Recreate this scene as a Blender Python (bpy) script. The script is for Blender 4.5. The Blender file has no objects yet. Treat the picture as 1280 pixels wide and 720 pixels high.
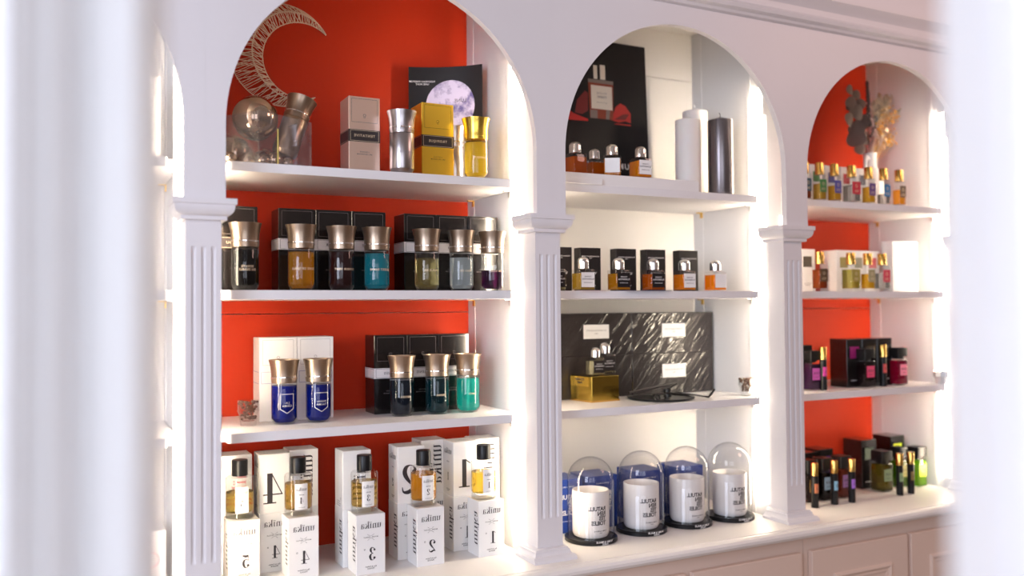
import bpy, bmesh, math, random
from mathutils import Vector, Matrix
random.seed(7)
PI = math.pi
sc = bpy.context.scene
COL = sc.collection
# ------------------------------------------------------------------ camera model (fitted to the photograph)
F, YAW, PITCH, ROLL, CY = 1105.16, .472052, .023888, -.007776, 358.273
CAM = Vector((0, -2.249523, .729302))
def ray(u, v):
    a, b = u - 640, v - CY
    c, s = math.cos(ROLL), math.sin(ROLL); a, b = a*c + b*s, -a*s + b*c
    X, Y, Z = a/F, -b/F, 1.0
    c, s = math.cos(PITCH), math.sin(PITCH); Z, Y = Z*c - Y*s, Z*s + Y*c
    c, s = math.cos(YAW), math.sin(YAW)
    return Vector((X*c + Z*s, -X*s + Z*c, Y))
def at(u, v, y):                       # the point of the room at depth y seen at a place in the photograph
    r = ray(u, v); return CAM + r*((y - CAM.y)/r.y)
def atx(u, y, v=360): return at(u, v, y).x
# ------------------------------------------------------------------ dimensions of the shelving
X2, S = 1.267158, .958364
def xc(k): return X2 + (k - 2)*S
WS, WP, YA = .0827, .0961, -.0238      # shaft width, pier width, face of the arched board
R_ARCH, ZS = .4311, 1.1858
Z1, Z2, Z3 = 1.1105, .780, .4140       # shelf tops
TH = .0242
YF, YB, YP = .083, .472, .09            # shelf front, back wall, front of the side panels
PX, PL = .043, .043                              # side panel offset from column axis
# ------------------------------------------------------------------ mesh helpers
def finish(bm, name, ang=.55):
    bmesh.ops.recalc_face_normals(bm, faces=bm.faces)
    for f in bm.faces: f.smooth = True
    for e in bm.edges:
        if len(e.link_faces) == 2 and e.calc_face_angle(0) > ang: e.smooth = False
    me = bpy.data.meshes.new(name); bm.to_mesh(me); bm.free(); return me
def addbox(bm, x0, x1, y0, y1, z0, z1, bev=0, mtx=None, seg=1):
    b = bmesh.new(); bmesh.ops.create_cube(b, size=1)
    for v in b.verts:
        v.co = Vector((x0 + (v.co.x+.5)*(x1-x0), y0 + (v.co.y+.5)*(y1-y0), z0 + (v.co.z+.5)*(z1-z0)))
    if bev: bmesh.ops.bevel(b, geom=list(b.edges), offset=bev, segments=seg, affect='EDGES', profile=.5)
    merge(bm, b, mtx)
def merge(bm, b, mtx=None):
    if mtx is not None: bmesh.ops.transform(b, matrix=mtx, verts=b.verts)
    t = bpy.data.meshes.new('t'); b.to_mesh(t); b.free(); bm.from_mesh(t); bpy.data.meshes.remove(t)
def addlathe(bm, prof, n=32, mtx=None, closed=False):
    b = bmesh.new(); rings = []
    for r, z in prof:
        if r < 1e-6: rings.append([b.verts.new((0, 0, z))])
        else: rings.append([b.verts.new((r*math.cos(2*PI*i/n), r*math.sin(2*PI*i/n), z)) for i in range(n)])
    pairs = list(zip(rings, rings[1:]))
    if closed: pairs.append((rings[-1], rings[0]))
    for A, B in pairs:
        for i in range(n):
            j = (i+1) % n
            if len(A) == 1 and len(B) == 1: continue
            if len(A) == 1: b.faces.new((A[0], B[i], B[j]))
            elif len(B) == 1: b.faces.new((A[i], A[j], B[0]))
            else: b.faces.new((A[i], A[j], B[j], B[i]))
    if not closed:
        if len(rings[0]) > 1: b.faces.new(rings[0][::-1])
        if len(rings[-1]) > 1: b.faces.new(rings[-1])
    merge(bm, b, mtx)
def addloft(bm, loops, cap=True, mtx=None, ring=True):
    b = bmesh.new(); L = [[b.verts.new(p) for p in lp] for lp in loops]; n = len(L[0])
    for A, B in zip(L, L[1:]):
        for i in range(n if ring else n-1):
            j = (i+1) % n; b.faces.new((A[i], A[j], B[j], B[i]))
    if cap: b.faces.new(L[0][::-1]); b.faces.new(L[-1])
    merge(bm, b, mtx)
def addtube(bm, pts, r, n=6, mtx=None, closed=False, taper=None):
    pts = [Vector(p) for p in pts]; loops = []; m = len(pts)
    up = Vector((0, 0, 1)); prev = None
    for i, p in enumerate(pts):
        a = pts[(i-1) % m] if (i > 0 or closed) else p
        c = pts[(i+1) % m] if (i < m-1 or closed) else p
        d = (c - a).normalized() if (c-a).length > 1e-9 else Vector((0, 0, 1))
        if prev is None:
            x = d.cross(up)
            if x.length < .05: x = d.cross(Vector((0, 1, 0)))
        else: x = prev - d*prev.dot(d)
        x.normalize(); prev = x; y = d.cross(x)
        rr = r*(taper[i] if taper else 1)
        loops.append([p + x*(rr*math.cos(2*PI*k/n)) + y*(rr*math.sin(2*PI*k/n)) for k in range(n)])
    if closed: loops.append(loops[0])
    addloft(bm, loops, cap=not closed, mtx=mtx)
def rrect(w, d, r, n=4, x=0, y=0):
    pts = []
    for cx, cy, a0 in ((w/2-r, d/2-r, 0), (-w/2+r, d/2-r, 90), (-w/2+r, -d/2+r, 180), (w/2-r, -d/2+r, 270)):
        for i in range(n+1):
            a = math.radians(a0 + 90*i/n); pts.append((x+cx+r*math.cos(a), y+cy+r*math.sin(a)))
    return pts
def addprism(bm, outline, zs, mtx=None):      # zs: list of (z, scale)
    addloft(bm, [[(x*s, y*s, z) for x, y in outline] for z, s in zs], mtx=mtx)
def addball(bm, c, r, u=20, v=12, sc3=(1, 1, 1)):
    b = bmesh.new(); bmesh.ops.create_uvsphere(b, u_segments=u, v_segments=v, radius=r)
    merge(bm, b, Matrix.Translation(c) @ Matrix.Diagonal((*sc3, 1)))
_cache = {}
def cached(key, fn):
    if key not in _cache:
        bm = bmesh.new(); fn(bm); _cache[key] = finish(bm, str(key[0]) if isinstance(key, tuple) else key)
    return _cache[key]
# ------------------------------------------------------------------ objects
def link(name, me, mat=None, parent=None, loc=None):
    o = bpy.data.objects.new(name, me); COL.objects.link(o)
    if me is not None and mat is not None:
        if not me.materials: me.materials.append(mat)
        o.material_slots[0].link = 'OBJECT'; o.material_slots[0].material = mat
    if parent: o.parent = parent
    if loc is not None: o.location = loc
    return o
def mesh(name, fn, mat, parent=None, key=None, loc=None, ang=.55):
    if key is not None: me = cached((name, key), fn)
    else:
        bm = bmesh.new(); fn(bm); me = finish(bm, name, ang)
    return link(name, me, mat, parent, loc)
def tag(o, label, cat, group=None, kind=None):
    o['label'] = label; o['category'] = cat
    if group: o['group'] = group
    if kind: o['kind'] = kind
    return o
def thing(name, label, cat, loc, rz=0, group=None):
    o = bpy.data.objects.new(name, None); COL.objects.link(o); o.empty_display_size = .02
    o.location = loc; o.rotation_euler = (0, 0, rz); return tag(o, label, cat, group)
def struct(name, fn, mat, label=None, ang=.55):
    o = mesh(name, fn, mat, ang=ang); o['kind'] = 'structure'
    if label: o['label'] = label
    return o
# ------------------------------------------------------------------ materials
def nmat(name):
    m = bpy.data.materials.new(name); m.use_nodes = True
    nt = m.node_tree; return m, nt, nt.nodes['Principled BSDF'], nt.nodes['Material Output']
def pm(name, col, rough=.5, metal=0, coat=0, spec=.5, noise=0, nscale=60, bump=0, bscale=200, emit=0, sheen=0, sss=0):
    m, nt, b, out = nmat(name)
    b.inputs['Base Color'].default_value = (*col, 1); b.inputs['Roughness'].default_value = rough
    b.inputs['Metallic'].default_value = metal; b.inputs['Coat Weight'].default_value = coat
    b.inputs['Coat Roughness'].default_value = .04; b.inputs['Specular IOR Level'].default_value = spec
    if sss: b.inputs['Subsurface Weight'].default_value = sss; b.inputs['Subsurface Radius'].default_value = (.02, .012, .008)
    if emit: b.inputs['Emission Color'].default_value = (*col, 1); b.inputs['Emission Strength'].default_value = emit
    tc = nt.nodes.new('ShaderNodeTexCoord')
    if noise:
        n = nt.nodes.new('ShaderNodeTexNoise'); n.inputs['Scale'].default_value = nscale; n.inputs['Detail'].default_value = 4
        r = nt.nodes.new('ShaderNodeMixRGB'); r.inputs[1].default_value = (*[c*(1-noise) for c in col], 1)
        r.inputs[2].default_value = (*[min(1, c*(1+noise)) for c in col], 1)
        nt.links.new(tc.outputs['Object'], n.inputs['Vector']); nt.links.new(n.outputs['Fac'], r.inputs[0]); nt.links.new(r.outputs[0], b.inputs['Base Color'])
    if bump:
        n = nt.nodes.new('ShaderNodeTexNoise'); n.inputs['Scale'].default_value = bscale; n.inputs['Detail'].default_value = 3
        bp = nt.nodes.new('ShaderNodeBump'); bp.inputs['Strength'].default_value = bump; bp.inputs['Distance'].default_value = .002
        nt.links.new(tc.outputs['Object'], n.inputs['Vector']); nt.links.new(n.outputs['Fac'], bp.inputs['Height']); nt.links.new(bp.outputs[0], b.inputs['Normal'])
    return m
def two_sided_ior(nt, fr, ior):          # the same reflectance from the inside of a thin wall as from the outside
    ge = nt.nodes.new('ShaderNodeNewGeometry'); mp = nt.nodes.new('ShaderNodeMapRange')
    mp.inputs['To Min'].default_value = ior; mp.inputs['To Max'].default_value = 1/ior
    nt.links.new(ge.outputs['Backfacing'], mp.inputs['Value']); nt.links.new(mp.outputs[0], fr.inputs[0])
def clear(name, tint=(.97, .98, .98), ior=1.45, rough=.02, boost=1.0, refl_haze=0):
    m, nt, b, out = nmat(name); nt.nodes.remove(b)
    t = nt.nodes.new('ShaderNodeBsdfTransparent'); t.inputs[0].default_value = (*tint, 1)
    g = nt.nodes.new('ShaderNodeBsdfGlossy'); g.inputs['Roughness'].default_value = rough
    fr = nt.nodes.new('ShaderNodeFresnel'); two_sided_ior(nt, fr, ior)
    mu = nt.nodes.new('ShaderNodeMath'); mu.operation = 'MULTIPLY'; mu.inputs[1].default_value = boost; mu.use_clamp = True
    mx = nt.nodes.new('ShaderNodeMixShader')
    nt.links.new(fr.outputs[0], mu.inputs[0]); nt.links.new(mu.outputs[0], mx.inputs[0])
    first = t
    if refl_haze:
        d = nt.nodes.new('ShaderNodeBsdfDiffuse'); hz = nt.nodes.new('ShaderNodeMixShader'); hz.inputs[0].default_value = refl_haze
        nt.links.new(t.outputs[0], hz.inputs[1]); nt.links.new(d.outputs[0], hz.inputs[2]); first = hz
    nt.links.new(first.outputs[0], mx.inputs[1]); nt.links.new(g.outputs[0], mx.inputs[2]); nt.links.new(mx.outputs[0], out.inputs[0])
    return m
def liquid(name, col, body=None, k=.35):
    k = min(.8, k*1.2)
    m, nt, b, out = nmat(name); nt.nodes.remove(b)
    t = nt.nodes.new('ShaderNodeBsdfRefraction'); t.inputs[0].default_value = (*[c**.5 for c in col], 1); t.inputs['IOR'].default_value = 1.33; t.inputs['Roughness'].default_value = 0
    d = nt.nodes.new('ShaderNodeBsdfTranslucent'); d.inputs[0].default_value = (*(body or col), 1)
    d2 = nt.nodes.new('ShaderNodeBsdfDiffuse'); d2.inputs[0].default_value = (*(body or col), 1)
    a = nt.nodes.new('ShaderNodeMixShader'); a.inputs[0].default_value = .5
    nt.links.new(d.outputs[0], a.inputs[1]); nt.links.new(d2.outputs[0], a.inputs[2])
    mx = nt.nodes.new('ShaderNodeMixShader'); mx.inputs[0].default_value = k
    nt.links.new(t.outputs[0], mx.inputs[1]); nt.links.new(a.outputs[0], mx.inputs[2])
    g = nt.nodes.new('ShaderNodeBsdfGlossy'); g.inputs['Roughness'].default_value = .04
    fr = nt.nodes.new('ShaderNodeFresnel'); two_sided_ior(nt, fr, 1.15)
    m2 = nt.nodes.new('ShaderNodeMixShader'); nt.links.new(fr.outputs[0], m2.inputs[0])
    nt.links.new(mx.outputs[0], m2.inputs[1]); nt.links.new(g.outputs[0], m2.inputs[2]); nt.links.new(m2.outputs[0], out.inputs[0])
    return m
def emis(name, col, s):
    m, nt, b, out = nmat(name); nt.nodes.remove(b)
    e = nt.nodes.new('ShaderNodeEmission'); e.inputs[0].default_value = (*col, 1); e.inputs[1].default_value = s
    nt.links.new(e.outputs[0], out.inputs[0]); return m
M = {}
M['paint'] = pm('white_paint', (.765, .735, .755), .42, noise=.015, nscale=8, bump=.06, bscale=60)
M['shelf'] = pm('shelf_white', (.80, .78, .79), .35, noise=.01, nscale=10)
M['panel'] = pm('panel_white', (.80, .79, .79), .30, noise=.01, nscale=10)
M['cream'] = pm('cream_wall', (.82, .79, .75), .5, noise=.02, nscale=5)
M['red'] = pm('red_wall', (.52, .034, .009), .55, spec=.15, noise=.05, nscale=7, bump=.05, bscale=250)
M['counter'] = pm('counter_paint', (.82, .78, .75), .38, noise=.02, nscale=9, bump=.05, bscale=30)
M['cabinet'] = pm('cabinet_paint', (.76, .59, .50), .45, noise=.02, nscale=9)
M['floor'] = pm('oak_floor', (.35, .22, .13), .45, noise=.3, nscale=6)
M['jamb'] = pm('jamb_paint', (.92, .93, .95), .5, noise=.01, nscale=5)
M['metal'] = pm('steel', (.7, .7, .7), .35, 1)
M['brass'] = pm('brass_peg', (.75, .48, .12), .35, 1)
M['led'] = emis('led_glow', (1.0, .86, .66), 26); M['led2'] = emis('led_tape_glow', (1.0, .83, .62), 100)
M['bronze'] = pm('brushed_bronze', (.42, .32, .24), .34, 1, bump=.03, bscale=400)
M['bronze2'] = pm('bronze_body', (.36, .27, .20), .30, 1)
M['silver'] = pm('satin_silver', (.46, .42, .43), .28, 1)
M['chrome'] = pm('chrome', (.85, .83, .82), .08, 1)
M['gold'] = pm('polished_gold', (.80, .50, .13), .22, 1)
M['goldy'] = pm('yellow_gold', (.85, .58, .10), .26, 1)
M['goldbox'] = pm('gold_foil_card', (.95, .60, .06), .30, .75, bump=.03, bscale=300)
M['goldmirror'] = pm('gold_mirror', (.50, .34, .06), .16, 1)
M['silverbox'] = pm('silver_foil_card', (.86, .62, .50), .32, .75, bump=.03, bscale=300)
M['black'] = pm('black_card', (.009, .007, .007), .16, spec=.4, coat=.25)
M['blackm'] = pm('black_matt_card', (.010, .008, .009), .45, spec=.25)
M['blackplastic'] = pm('black_plastic', (.007, .007, .008), .30, spec=.25)
M['blackmetal'] = pm('black_metal', (.012, .012, .012), .30, .3)
M['white'] = pm('white_card', (.84, .82, .81), .38, coat=.2)
M['whitebox'] = pm('white_label_card', (.86, .85, .84), .5)
M['blackink'] = pm('black_ink', (.03, .025, .03), .5)
M['greyink'] = pm('grey_ink', (.32, .29, .31), .6)
M['whiteink'] = pm('white_ink', (.80, .78, .78), .5)
M['goldink'] = pm('gold_ink', (.85, .68, .48), .35, .4)
M['silverink'] = pm('silver_ink', (.80, .80, .80), .3, .6)
M['blueink'] = pm('blue_ink', (.12, .13, .40), .5)
M['pinkink'] = pm('pink_ink', (.85, .35, .40), .5)
M['bandwhite'] = pm('band_white', (.72, .68, .70), .45)
M['bandblack'] = pm('band_black', (.035, .026, .026), .3)
M['edge'] = pm('card_edge', (.25, .22, .22), .2, .4)
M['glass'] = clear('clear_glass', boost=1.2)
M['acrylic'] = clear('acrylic', (.92, .90, .90), 1.49, .02, 1.3, .05)  # faint white diffuse mixed in, standing for reflections on the walls of the box
M['dome'] = clear('dome_glass', (.985, .985, .985), 1.42, .015, 1.0)
M['mirrorball'] = pm('mirror_ball', (.58, .46, .36), .10, 1)
M['straw'] = pm('straw', (.90, .72, .56), .7)
M['candlewhite'] = pm('ivory_wax', (.84, .79, .75), .5, sss=.25)
M['candledark'] = pm('pewter_wax', (.20, .175, .18), .26, .75, bump=.12, bscale=70)
M['ceramic'] = pm('white_ceramic', (.80, .765, .75), .28, coat=.25)
M['wax'] = pm('cream_wax', (.88, .76, .60), .5, sss=.2)
M['bluebox'] = pm('blue_card', (.012, .040, .23), .4)
M['beans'] = pm('coffee_bean', (.10, .045, .028), .45, noise=.3, nscale=90)
M['wick'] = pm('wick', (.05, .04, .04), .8)
def wrapmat():
    m, nt, b, out = nmat('shrink_wrapped_card')
    b.inputs['Base Color'].default_value = (.022, .018, .018, 1); b.inputs['Roughness'].default_value = .4
    b.inputs['Coat Weight'].default_value = .7; b.inputs['Coat Roughness'].default_value = .07; b.inputs['Specular IOR Level'].default_value = .15
    tc = nt.nodes.new('ShaderNodeTexCoord'); mp = nt.nodes.new('ShaderNodeMapping')
    mp.vector_type = 'TEXTURE'; mp.inputs['Rotation'].default_value = (0, math.radians(-48), 0); mp.inputs['Scale'].default_value = (.30, .3, .045)
    n = nt.nodes.new('ShaderNodeTexNoise'); n.inputs['Scale'].default_value = 1; n.inputs['Detail'].default_value = 2; n.inputs['Distortion'].default_value = 1.8
    bp = nt.nodes.new('ShaderNodeBump'); bp.inputs['Strength'].default_value = 1; bp.inputs['Distance'].default_value = .009
    nt.links.new(tc.outputs['Object'], mp.inputs[0]); nt.links.new(mp.outputs[0], n.inputs['Vector'])
    nt.links.new(n.outputs['Fac'], bp.inputs['Height']); nt.links.new(bp.outputs[0], b.inputs['Coat Normal'])
    return m
M['wrap'] = wrapmat()
def moonmat():
    m, nt, b, out = nmat('moon_print'); b.inputs['Roughness'].default_value = .4
    tc = nt.nodes.new('ShaderNodeTexCoord'); n = nt.nodes.new('ShaderNodeTexNoise')
    n.inputs['Scale'].default_value = 16; n.inputs['Detail'].default_value = 7; n.inputs['Roughness'].default_value = .62
    r = nt.nodes.new('ShaderNodeValToRGB'); r.color_ramp.elements[0].position = .42; r.color_ramp.elements[0].color = (.09, .07, .22, 1)
    r.color_ramp.elements[1].position = .56; r.color_ramp.elements[1].color = (.50, .45, .62, 1)
    nt.links.new(tc.outputs['Object'], n.inputs['Vector']); nt.links.new(n.outputs['Fac'], r.inputs[0]); nt.links.new(r.outputs[0], b.inputs['Base Color'])
    return m
M['moon'] = moonmat()
_lm = {}
def lm(col, rough=.45):
    k = ('c', col)
    if k not in _lm: _lm[k] = pm('print_%d' % len(_lm), col, rough)
    return _lm[k]
def lq(col, body=None, k=.35):
    key = ('l', col, body, k)
    if key not in _lm: _lm[key] = liquid('liquid_%d' % len(_lm), col, body, k)
    return _lm[key]
# ------------------------------------------------------------------ lettering (the photograph shows it mirrored)
_txt = {}
def text_geo(s, align='CENTER', spacing=1.0, lead=1.0, bold=.012):
    k = (s, align, spacing, lead, bold)
    if k not in _txt:
        c = bpy.data.curves.new('t', 'FONT'); c.body = s; c.align_x = align; c.align_y = 'CENTER'; c.resolution_u = 2
        c.space_character = spacing; c.space_line = lead; c.offset = bold
        o = bpy.data.objects.new('t', c); COL.objects.link(o); bpy.context.view_layer.update()
        me = bpy.data.meshes.new_from_object(o.evaluated_get(bpy.context.evaluated_depsgraph_get()))
        _txt[k] = ([v.co.copy() for v in me.vertices], [tuple(p.vertices) for p in me.polygons])
        bpy.data.objects.remove(o); bpy.data.curves.remove(c); bpy.data.meshes.remove(me)
    return _txt[k]
def put(bm, geo, fn):
    vs = [bm.verts.new(fn(v[0], v[1])) for v in geo[0]]
    for f in geo[1]:
        if len(set(f)) > 2:
            try: bm.faces.new([vs[i] for i in f])
            except ValueError: pass
def onfront(x, y, z, s, mir=-1):       # on a face that looks to -y
    return lambda a, b: (x + mir*a*s, y, z + b*s)
def onleft(x, y, z, s, rot=False):     # on a face that looks to -x; rot = reads upwards
    if rot: return lambda a, b: (x, y - b*s, z + a*s) 
    return lambda a, b: (x, y + a*s, z + b*s)
def oncyl(r, z, s, ang=-PI/2, mir=-1):
    return lambda a, b: (r*math.cos(ang + mir*a*s/r), r*math.sin(ang + mir*a*s/r), z + b*s)
# didone style letters and figures
def stroke(pts):
    V, Fc = [], []
    m = len(pts)
    for i, (x, y, w) in enumerate(pts):
        a = pts[max(0, i-1)]; c = pts[min(m-1, i+1)]
        dx, dy = c[0]-a[0], c[1]-a[1]; l = math.hypot(dx, dy) or 1
        nx, ny = -dy/l*w/2, dx/l*w/2
        V += [(x+nx, y+ny), (x-nx, y-ny)]
        if i: k = 2*i; Fc.append((k-2, k-1, k+1, k))
    return V, Fc
def smooth_stroke(pts, n=5):
    out = []
    for i in range(len(pts)-1):
        p0 = pts[max(0, i-1)]; p1 = pts[i]; p2 = pts[i+1]; p3 = pts[min(len(pts)-1, i+2)]
        for j in range(n):
            t = j/n
            out.append(tuple(.5*((2*p1[q]) + (-p0[q]+p2[q])*t + (2*p0[q]-5*p1[q]+4*p2[q]-p3[q])*t*t + (-p0[q]+3*p1[q]-3*p2[q]+p3[q])*t**3) for q in range(3)))
    out.append(pts[-1]); return stroke([(a, b, max(c, .03)) for a, b, c in out])
def Rc(x0, y0, x1, y1): return [(x0, y0), (x1, y0), (x1, y1), (x0, y1)], [(0, 1, 2, 3)]
def Dc(x, y, r): return [(x+r*math.cos(2*PI*i/14), y+r*math.sin(2*PI*i/14)) for i in range(14)], [tuple(range(14))]
G = {
 'u': (1.02, [Rc(.12, .25, .32, 1), Rc(0, .94, .32, 1), Rc(.66, 0, .86, 1), Rc(.54, .94, .86, 1), Rc(.86, 0, .98, .06), smooth_stroke([(.22, .3, .2), (.28, .1, .15), (.42, .02, .05), (.58, .1, .04), (.68, .25, .04)])]),
 'n': (1.04, [Rc(.12, 0, .32, 1), Rc(0, 0, .44, .06), Rc(0, .94, .32, 1), smooth_stroke([(.32, .74, .04), (.44, .93, .06), (.58, .98, .1), (.72, .86, .18), (.76, .66, .2), (.76, 0, .2)]), Rc(.56, 0, .98, .06)]),
 'i': (.52, [Rc(.15, 0, .35, 1), Rc(.03, 0, .47, .06), Rc(.03, .94, .35, 1), Dc(.10, 1.27, .09), Dc(.40, 1.27, .09)]),
 'k': (1.02, [Rc(.12, 0, .32, 1.5), Rc(0, 0, .44, .06), Rc(0, 1.44, .32, 1.5), stroke([(.32, .42, .05), (.74, .96, .05)]), Rc(.58, .94, .95, 1), stroke([(.44, .62, .2), (.82, .03, .22)]), Rc(.58, 0, 1.0, .06)]),
 'a': (.95, [smooth_stroke([(.13, .76, .14), (.2, .92, .08), (.4, .98, .06), (.57, .9, .15), (.62, .68, .2), (.62, .15, .2), (.7, .03, .1), (.86, .06, .04)]), smooth_stroke([(.6, .58, .04), (.4, .54, .05), (.2, .42, .14), (.15, .25, .2), (.22, .08, .13), (.38, .02, .05), (.56, .14, .04)])]),
 '1': (.75, [Rc(.25, 0, .50, 1.5), Rc(.06, 0, .70, .06), stroke([(.02, 1.28, .05), (.3, 1.47, .06)])]),
 '2': (.95, [smooth_stroke([(.14, 1.12, .2), (.2, 1.36, .1), (.42, 1.47, .05), (.65, 1.36, .2), (.72, 1.1, .25), (.6, .8, .2), (.3, .42, .1), (.1, .12, .06)]), smooth_stroke([(.08, .12, .1), (.3, .2, .17), (.55, .08, .2), (.8, .12, .1), (.86, .36, .04)]), Dc(.2, 1.12, .13)]),
 '3': (.9, [smooth_stroke([(.16, 1.25, .1), (.4, 1.47, .06), (.62, 1.36, .2), (.64, 1.1, .23), (.5, .87, .09), (.34, .8, .05)]), smooth_stroke([(.34, .8, .05), (.58, .72, .12), (.72, .45, .27), (.62, .12, .2), (.4, .02, .06), (.16, .22, .1)]), Dc(.19, 1.2, .12), Dc(.2, .26, .14)]),
 '4': (1.0, [Rc(.5, 0, .76, 1.5), stroke([(.54, 1.48, .05), (.03, .45, .05)]), Rc(0, .42, .96, .48), Rc(.32, 0, .95, .06)]),
 '5': (.9, [Rc(.15, .8, .21, 1.42), stroke([(.15, 1.33, .26), (.5, 1.30, .26), (.82, 1.42, .16)]), smooth_stroke([(.19, .82, .05), (.42, .95, .08), (.66, .8, .22), (.71, .45, .27), (.58, .12, .18), (.36, .02, .06), (.16, .22, .1)]), Dc(.2, .27, .14)]),
}
def glyphs(s):
    V, Fc = [], []; x = 0; tot = sum(G[c][0] for c in s) + .06*(len(s)-1)
    for c in s:
        for v, f in G[c][1]:
            o = len(V); V += [(a + x - tot/2, b) for a, b in v]; Fc += [tuple(i+o for i in q) for q in f]
        x += G[c][0] + .06
    return V, Fc
def lines(lst):                         # thin bars as lettering too small to read: (x, y, w, h)
    V, Fc = [], []
    for x, y, w, h in lst:
        o = len(V); V += [(x-w/2, y-h/2), (x+w/2, y-h/2), (x+w/2, y+h/2), (x-w/2, y+h/2)]; Fc.append((o, o+1, o+2, o+3))
    return V, Fc
def ringgeo(r, w, n=16):
    V = []; Fc = []
    for i in range(n):
        a = 2*PI*i/n; V += [(r*math.cos(a), r*math.sin(a)), ((r-w)*math.cos(a), (r-w)*math.sin(a))]
    for i in range(n):
        j = (i+1) % n; Fc.append((2*i, 2*j, 2*j+1, 2*i+1))
    return V, Fc
def frame_geo(w, h, t): return lines([(0, h/2, w, t), (0, -h/2, w, t), (-w/2, 0, t, h), (w/2, 0, t, h)])
# ================================================================== THE ROOM AND THE SHELVING
XL, XR = xc(0), xc(4) + .45
ZTOP = 2.35
def arch_board(bm):
    yb = YA + .021
    x0s = [XL - .3] + [xc(k) for k in (0, 1, 2, 3, 4)] + [XR]
    def wall(poly):                    # poly: closed outline in xz -> solid with thickness
        addloft(bm, [[(x, YA, z) for x, z in poly], [(x, yb, z) for x, z in poly]])
    for k in range(0, 4):
        a, b = xc(k), xc(k+1); cx = (a+b)/2; n = 48
        arc = [(cx - R_ARCH*math.cos(PI*i/n), ZS + R_ARCH*math.sin(PI*i/n)) for i in range(n+1)]
        bb = bmesh.new(); g = .0001
        top = [(a+g + (b-a-2*g)*i/n, ZTOP) for i in range(n+1)]
        for y, flip in ((YA, False), (yb, True)):
            A = [bb.verts.new((x, y, z)) for x, z in arc]; T = [bb.verts.new((x, y, z)) for x, z in top]
            L0 = bb.verts.new((a+g, y, 1.0)); L1 = bb.verts.new((arc[0][0], y, 1.0)); R0 = bb.verts.new((arc[-1][0], y, 1.0)); R1 = bb.verts.new((b-g, y, 1.0))
            LS = bb.verts.new((a+g, y, ZS)); RS = bb.verts.new((b-g, y, ZS))
            fs = [(L0, L1, A[0], LS), (R0, R1, RS, A[-1]), (LS, A[0], T[0]), (A[-1], RS, T[-1])]
            for i in range(n): fs.append((A[i], A[i+1], T[i+1], T[i]))
            for f in fs: bb.faces.new(f if not flip else f[::-1])
            if not flip: front = [L1] + A + [R0]
            else:
                back = [L1] + A + [R0]
                for i in range(len(front)-1): bb.faces.new((front[i], back[i], back[i+1], front[i+1]))
        merge(bm, bb)
    addbox(bm, xc(4)+.0001, XR, YA, yb, 1.0, ZTOP)
    addbox(bm, xc(4)+.0481, XR, YA, yb, -.05, 1.0)
struct('wall_arched', arch_board, M['paint'], 'white painted board with round arched openings over the shelving')
# blocks between bays (side panels)
for k in range(0, 5):
    def f(bm, k=k):
        addbox(bm, xc(k)-PX, xc(k)+PL, YP, YB + .03, 0, 1.78, .001)
    struct('wall_side' if k == 0 else 'wall_side.%03d' % k, f, M['panel'], 'white side panel between two shelf bays')
def mk_back(x0, x1, splits, mat, name, lab):
    def f(bm):
        zs = [0] + splits + [1.78]
        for a, b in zip(zs, zs[1:]): addbox(bm, x0, x1, YB, YB+.02, a, b - (.0016 if b < 1.7 else 0), .0006)
    struct(name, f, mat, lab)
mk_back(xc(0)+PL, xc(1)-PX, [.717], M['cream'], 'wall_back', 'white back panel of the end bay')
mk_back(xc(1)+PL, xc(2)-PX, [.717], M['red'], 'wall_back.001', 'red back panel behind the dark perfume bottles')
mk_back(xc(2)+PL, xc(3)-PX, [1.60], M['cream'], 'wall_back.002', 'cream back panel behind the candles')
mk_back(xc(3)+PL, xc(4)-PX, [.717], M['red'], 'wall_back.003', 'red back panel behind the gold capped bottles')
struct('wall_rear', lambda bm: addbox(bm, XL-.3, XR, YB+.03, YB+.06, -.85, ZTOP), M['cream'])
struct('ceiling', lambda bm: addbox(bm, XL+.0, XR, .0, YB+.03, 1.78, 1.80), M['cream'], 'white top board inside the arches')
struct('floor', lambda bm: addbox(bm, -4, 6, -4.5, .55, -.90, -.85), M['floor'])
# cornice
def cornice(bm):
    prof = [(0, 0), (-.012, .004), (-.016, .012), (-.030, .018), (-.034, .030), (-.026, .040), (-.028, .060), (-.040, .080), (-.052, .092), (-.052, .104), (0, .104)]
    loops = [[(x, YA + y, 1.681 + z) for y, z in prof] for x in (XL-.3, XR)]
    addloft(bm, loops)
struct('trim_1', cornice, M['paint'], 'white moulded cornice above the arches', ang=.35)
# columns
def column(bm, k):
    w, d = WS/2, YP
    gx = (-.56, 0, .56); gw = .145; gd = .0065
    def section(depth):
        pts = []
        for g in gx:
            for t in (-1, -.7, -.35, 0, .35, .7, 1):
                pts.append((g*w + t*gw*w, depth*math.sqrt(max(0, 1-t*t))))
        return [(-w, 0)] + pts + [(w, 0), (w, d), (-w, d)]
    zz = [(.030, 0), (.118, 0), (.122, .35), (.128, .7), (.138, 1), (.865, 1), (.875, .7), (.881, .35), (.885, 0), (.965, 0)]
    addloft(bm, [[(xc(k)+x, y, z) for x, y in section(gd*q)] for z, q in zz])
    def mould(prof, back):
        addloft(bm, [[(xc(k)-w-o, -o, z), (xc(k)+w+o, -o, z), (xc(k)+w+o, back, z), (xc(k)-w-o, back, z)] for o, z in prof])
    mould([(.011, .948), (.012, .950), (.012, .958), (.016, .959), (.020, .962), (.0245, .967), (.0275, .974), (.0285, .982), (.0285, .985), (.0325, .986), (.0325, 1.0)], d - .001)
    mould([(.0280, 0), (.0285, .006), (.0265, .009), (.0240, .010), (.0205, .014), (.0165, .020), (.0150, .025), (.0150, .028), (.0120, .029), (.0110, .033), (.0, .036)], d - .001)
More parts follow.
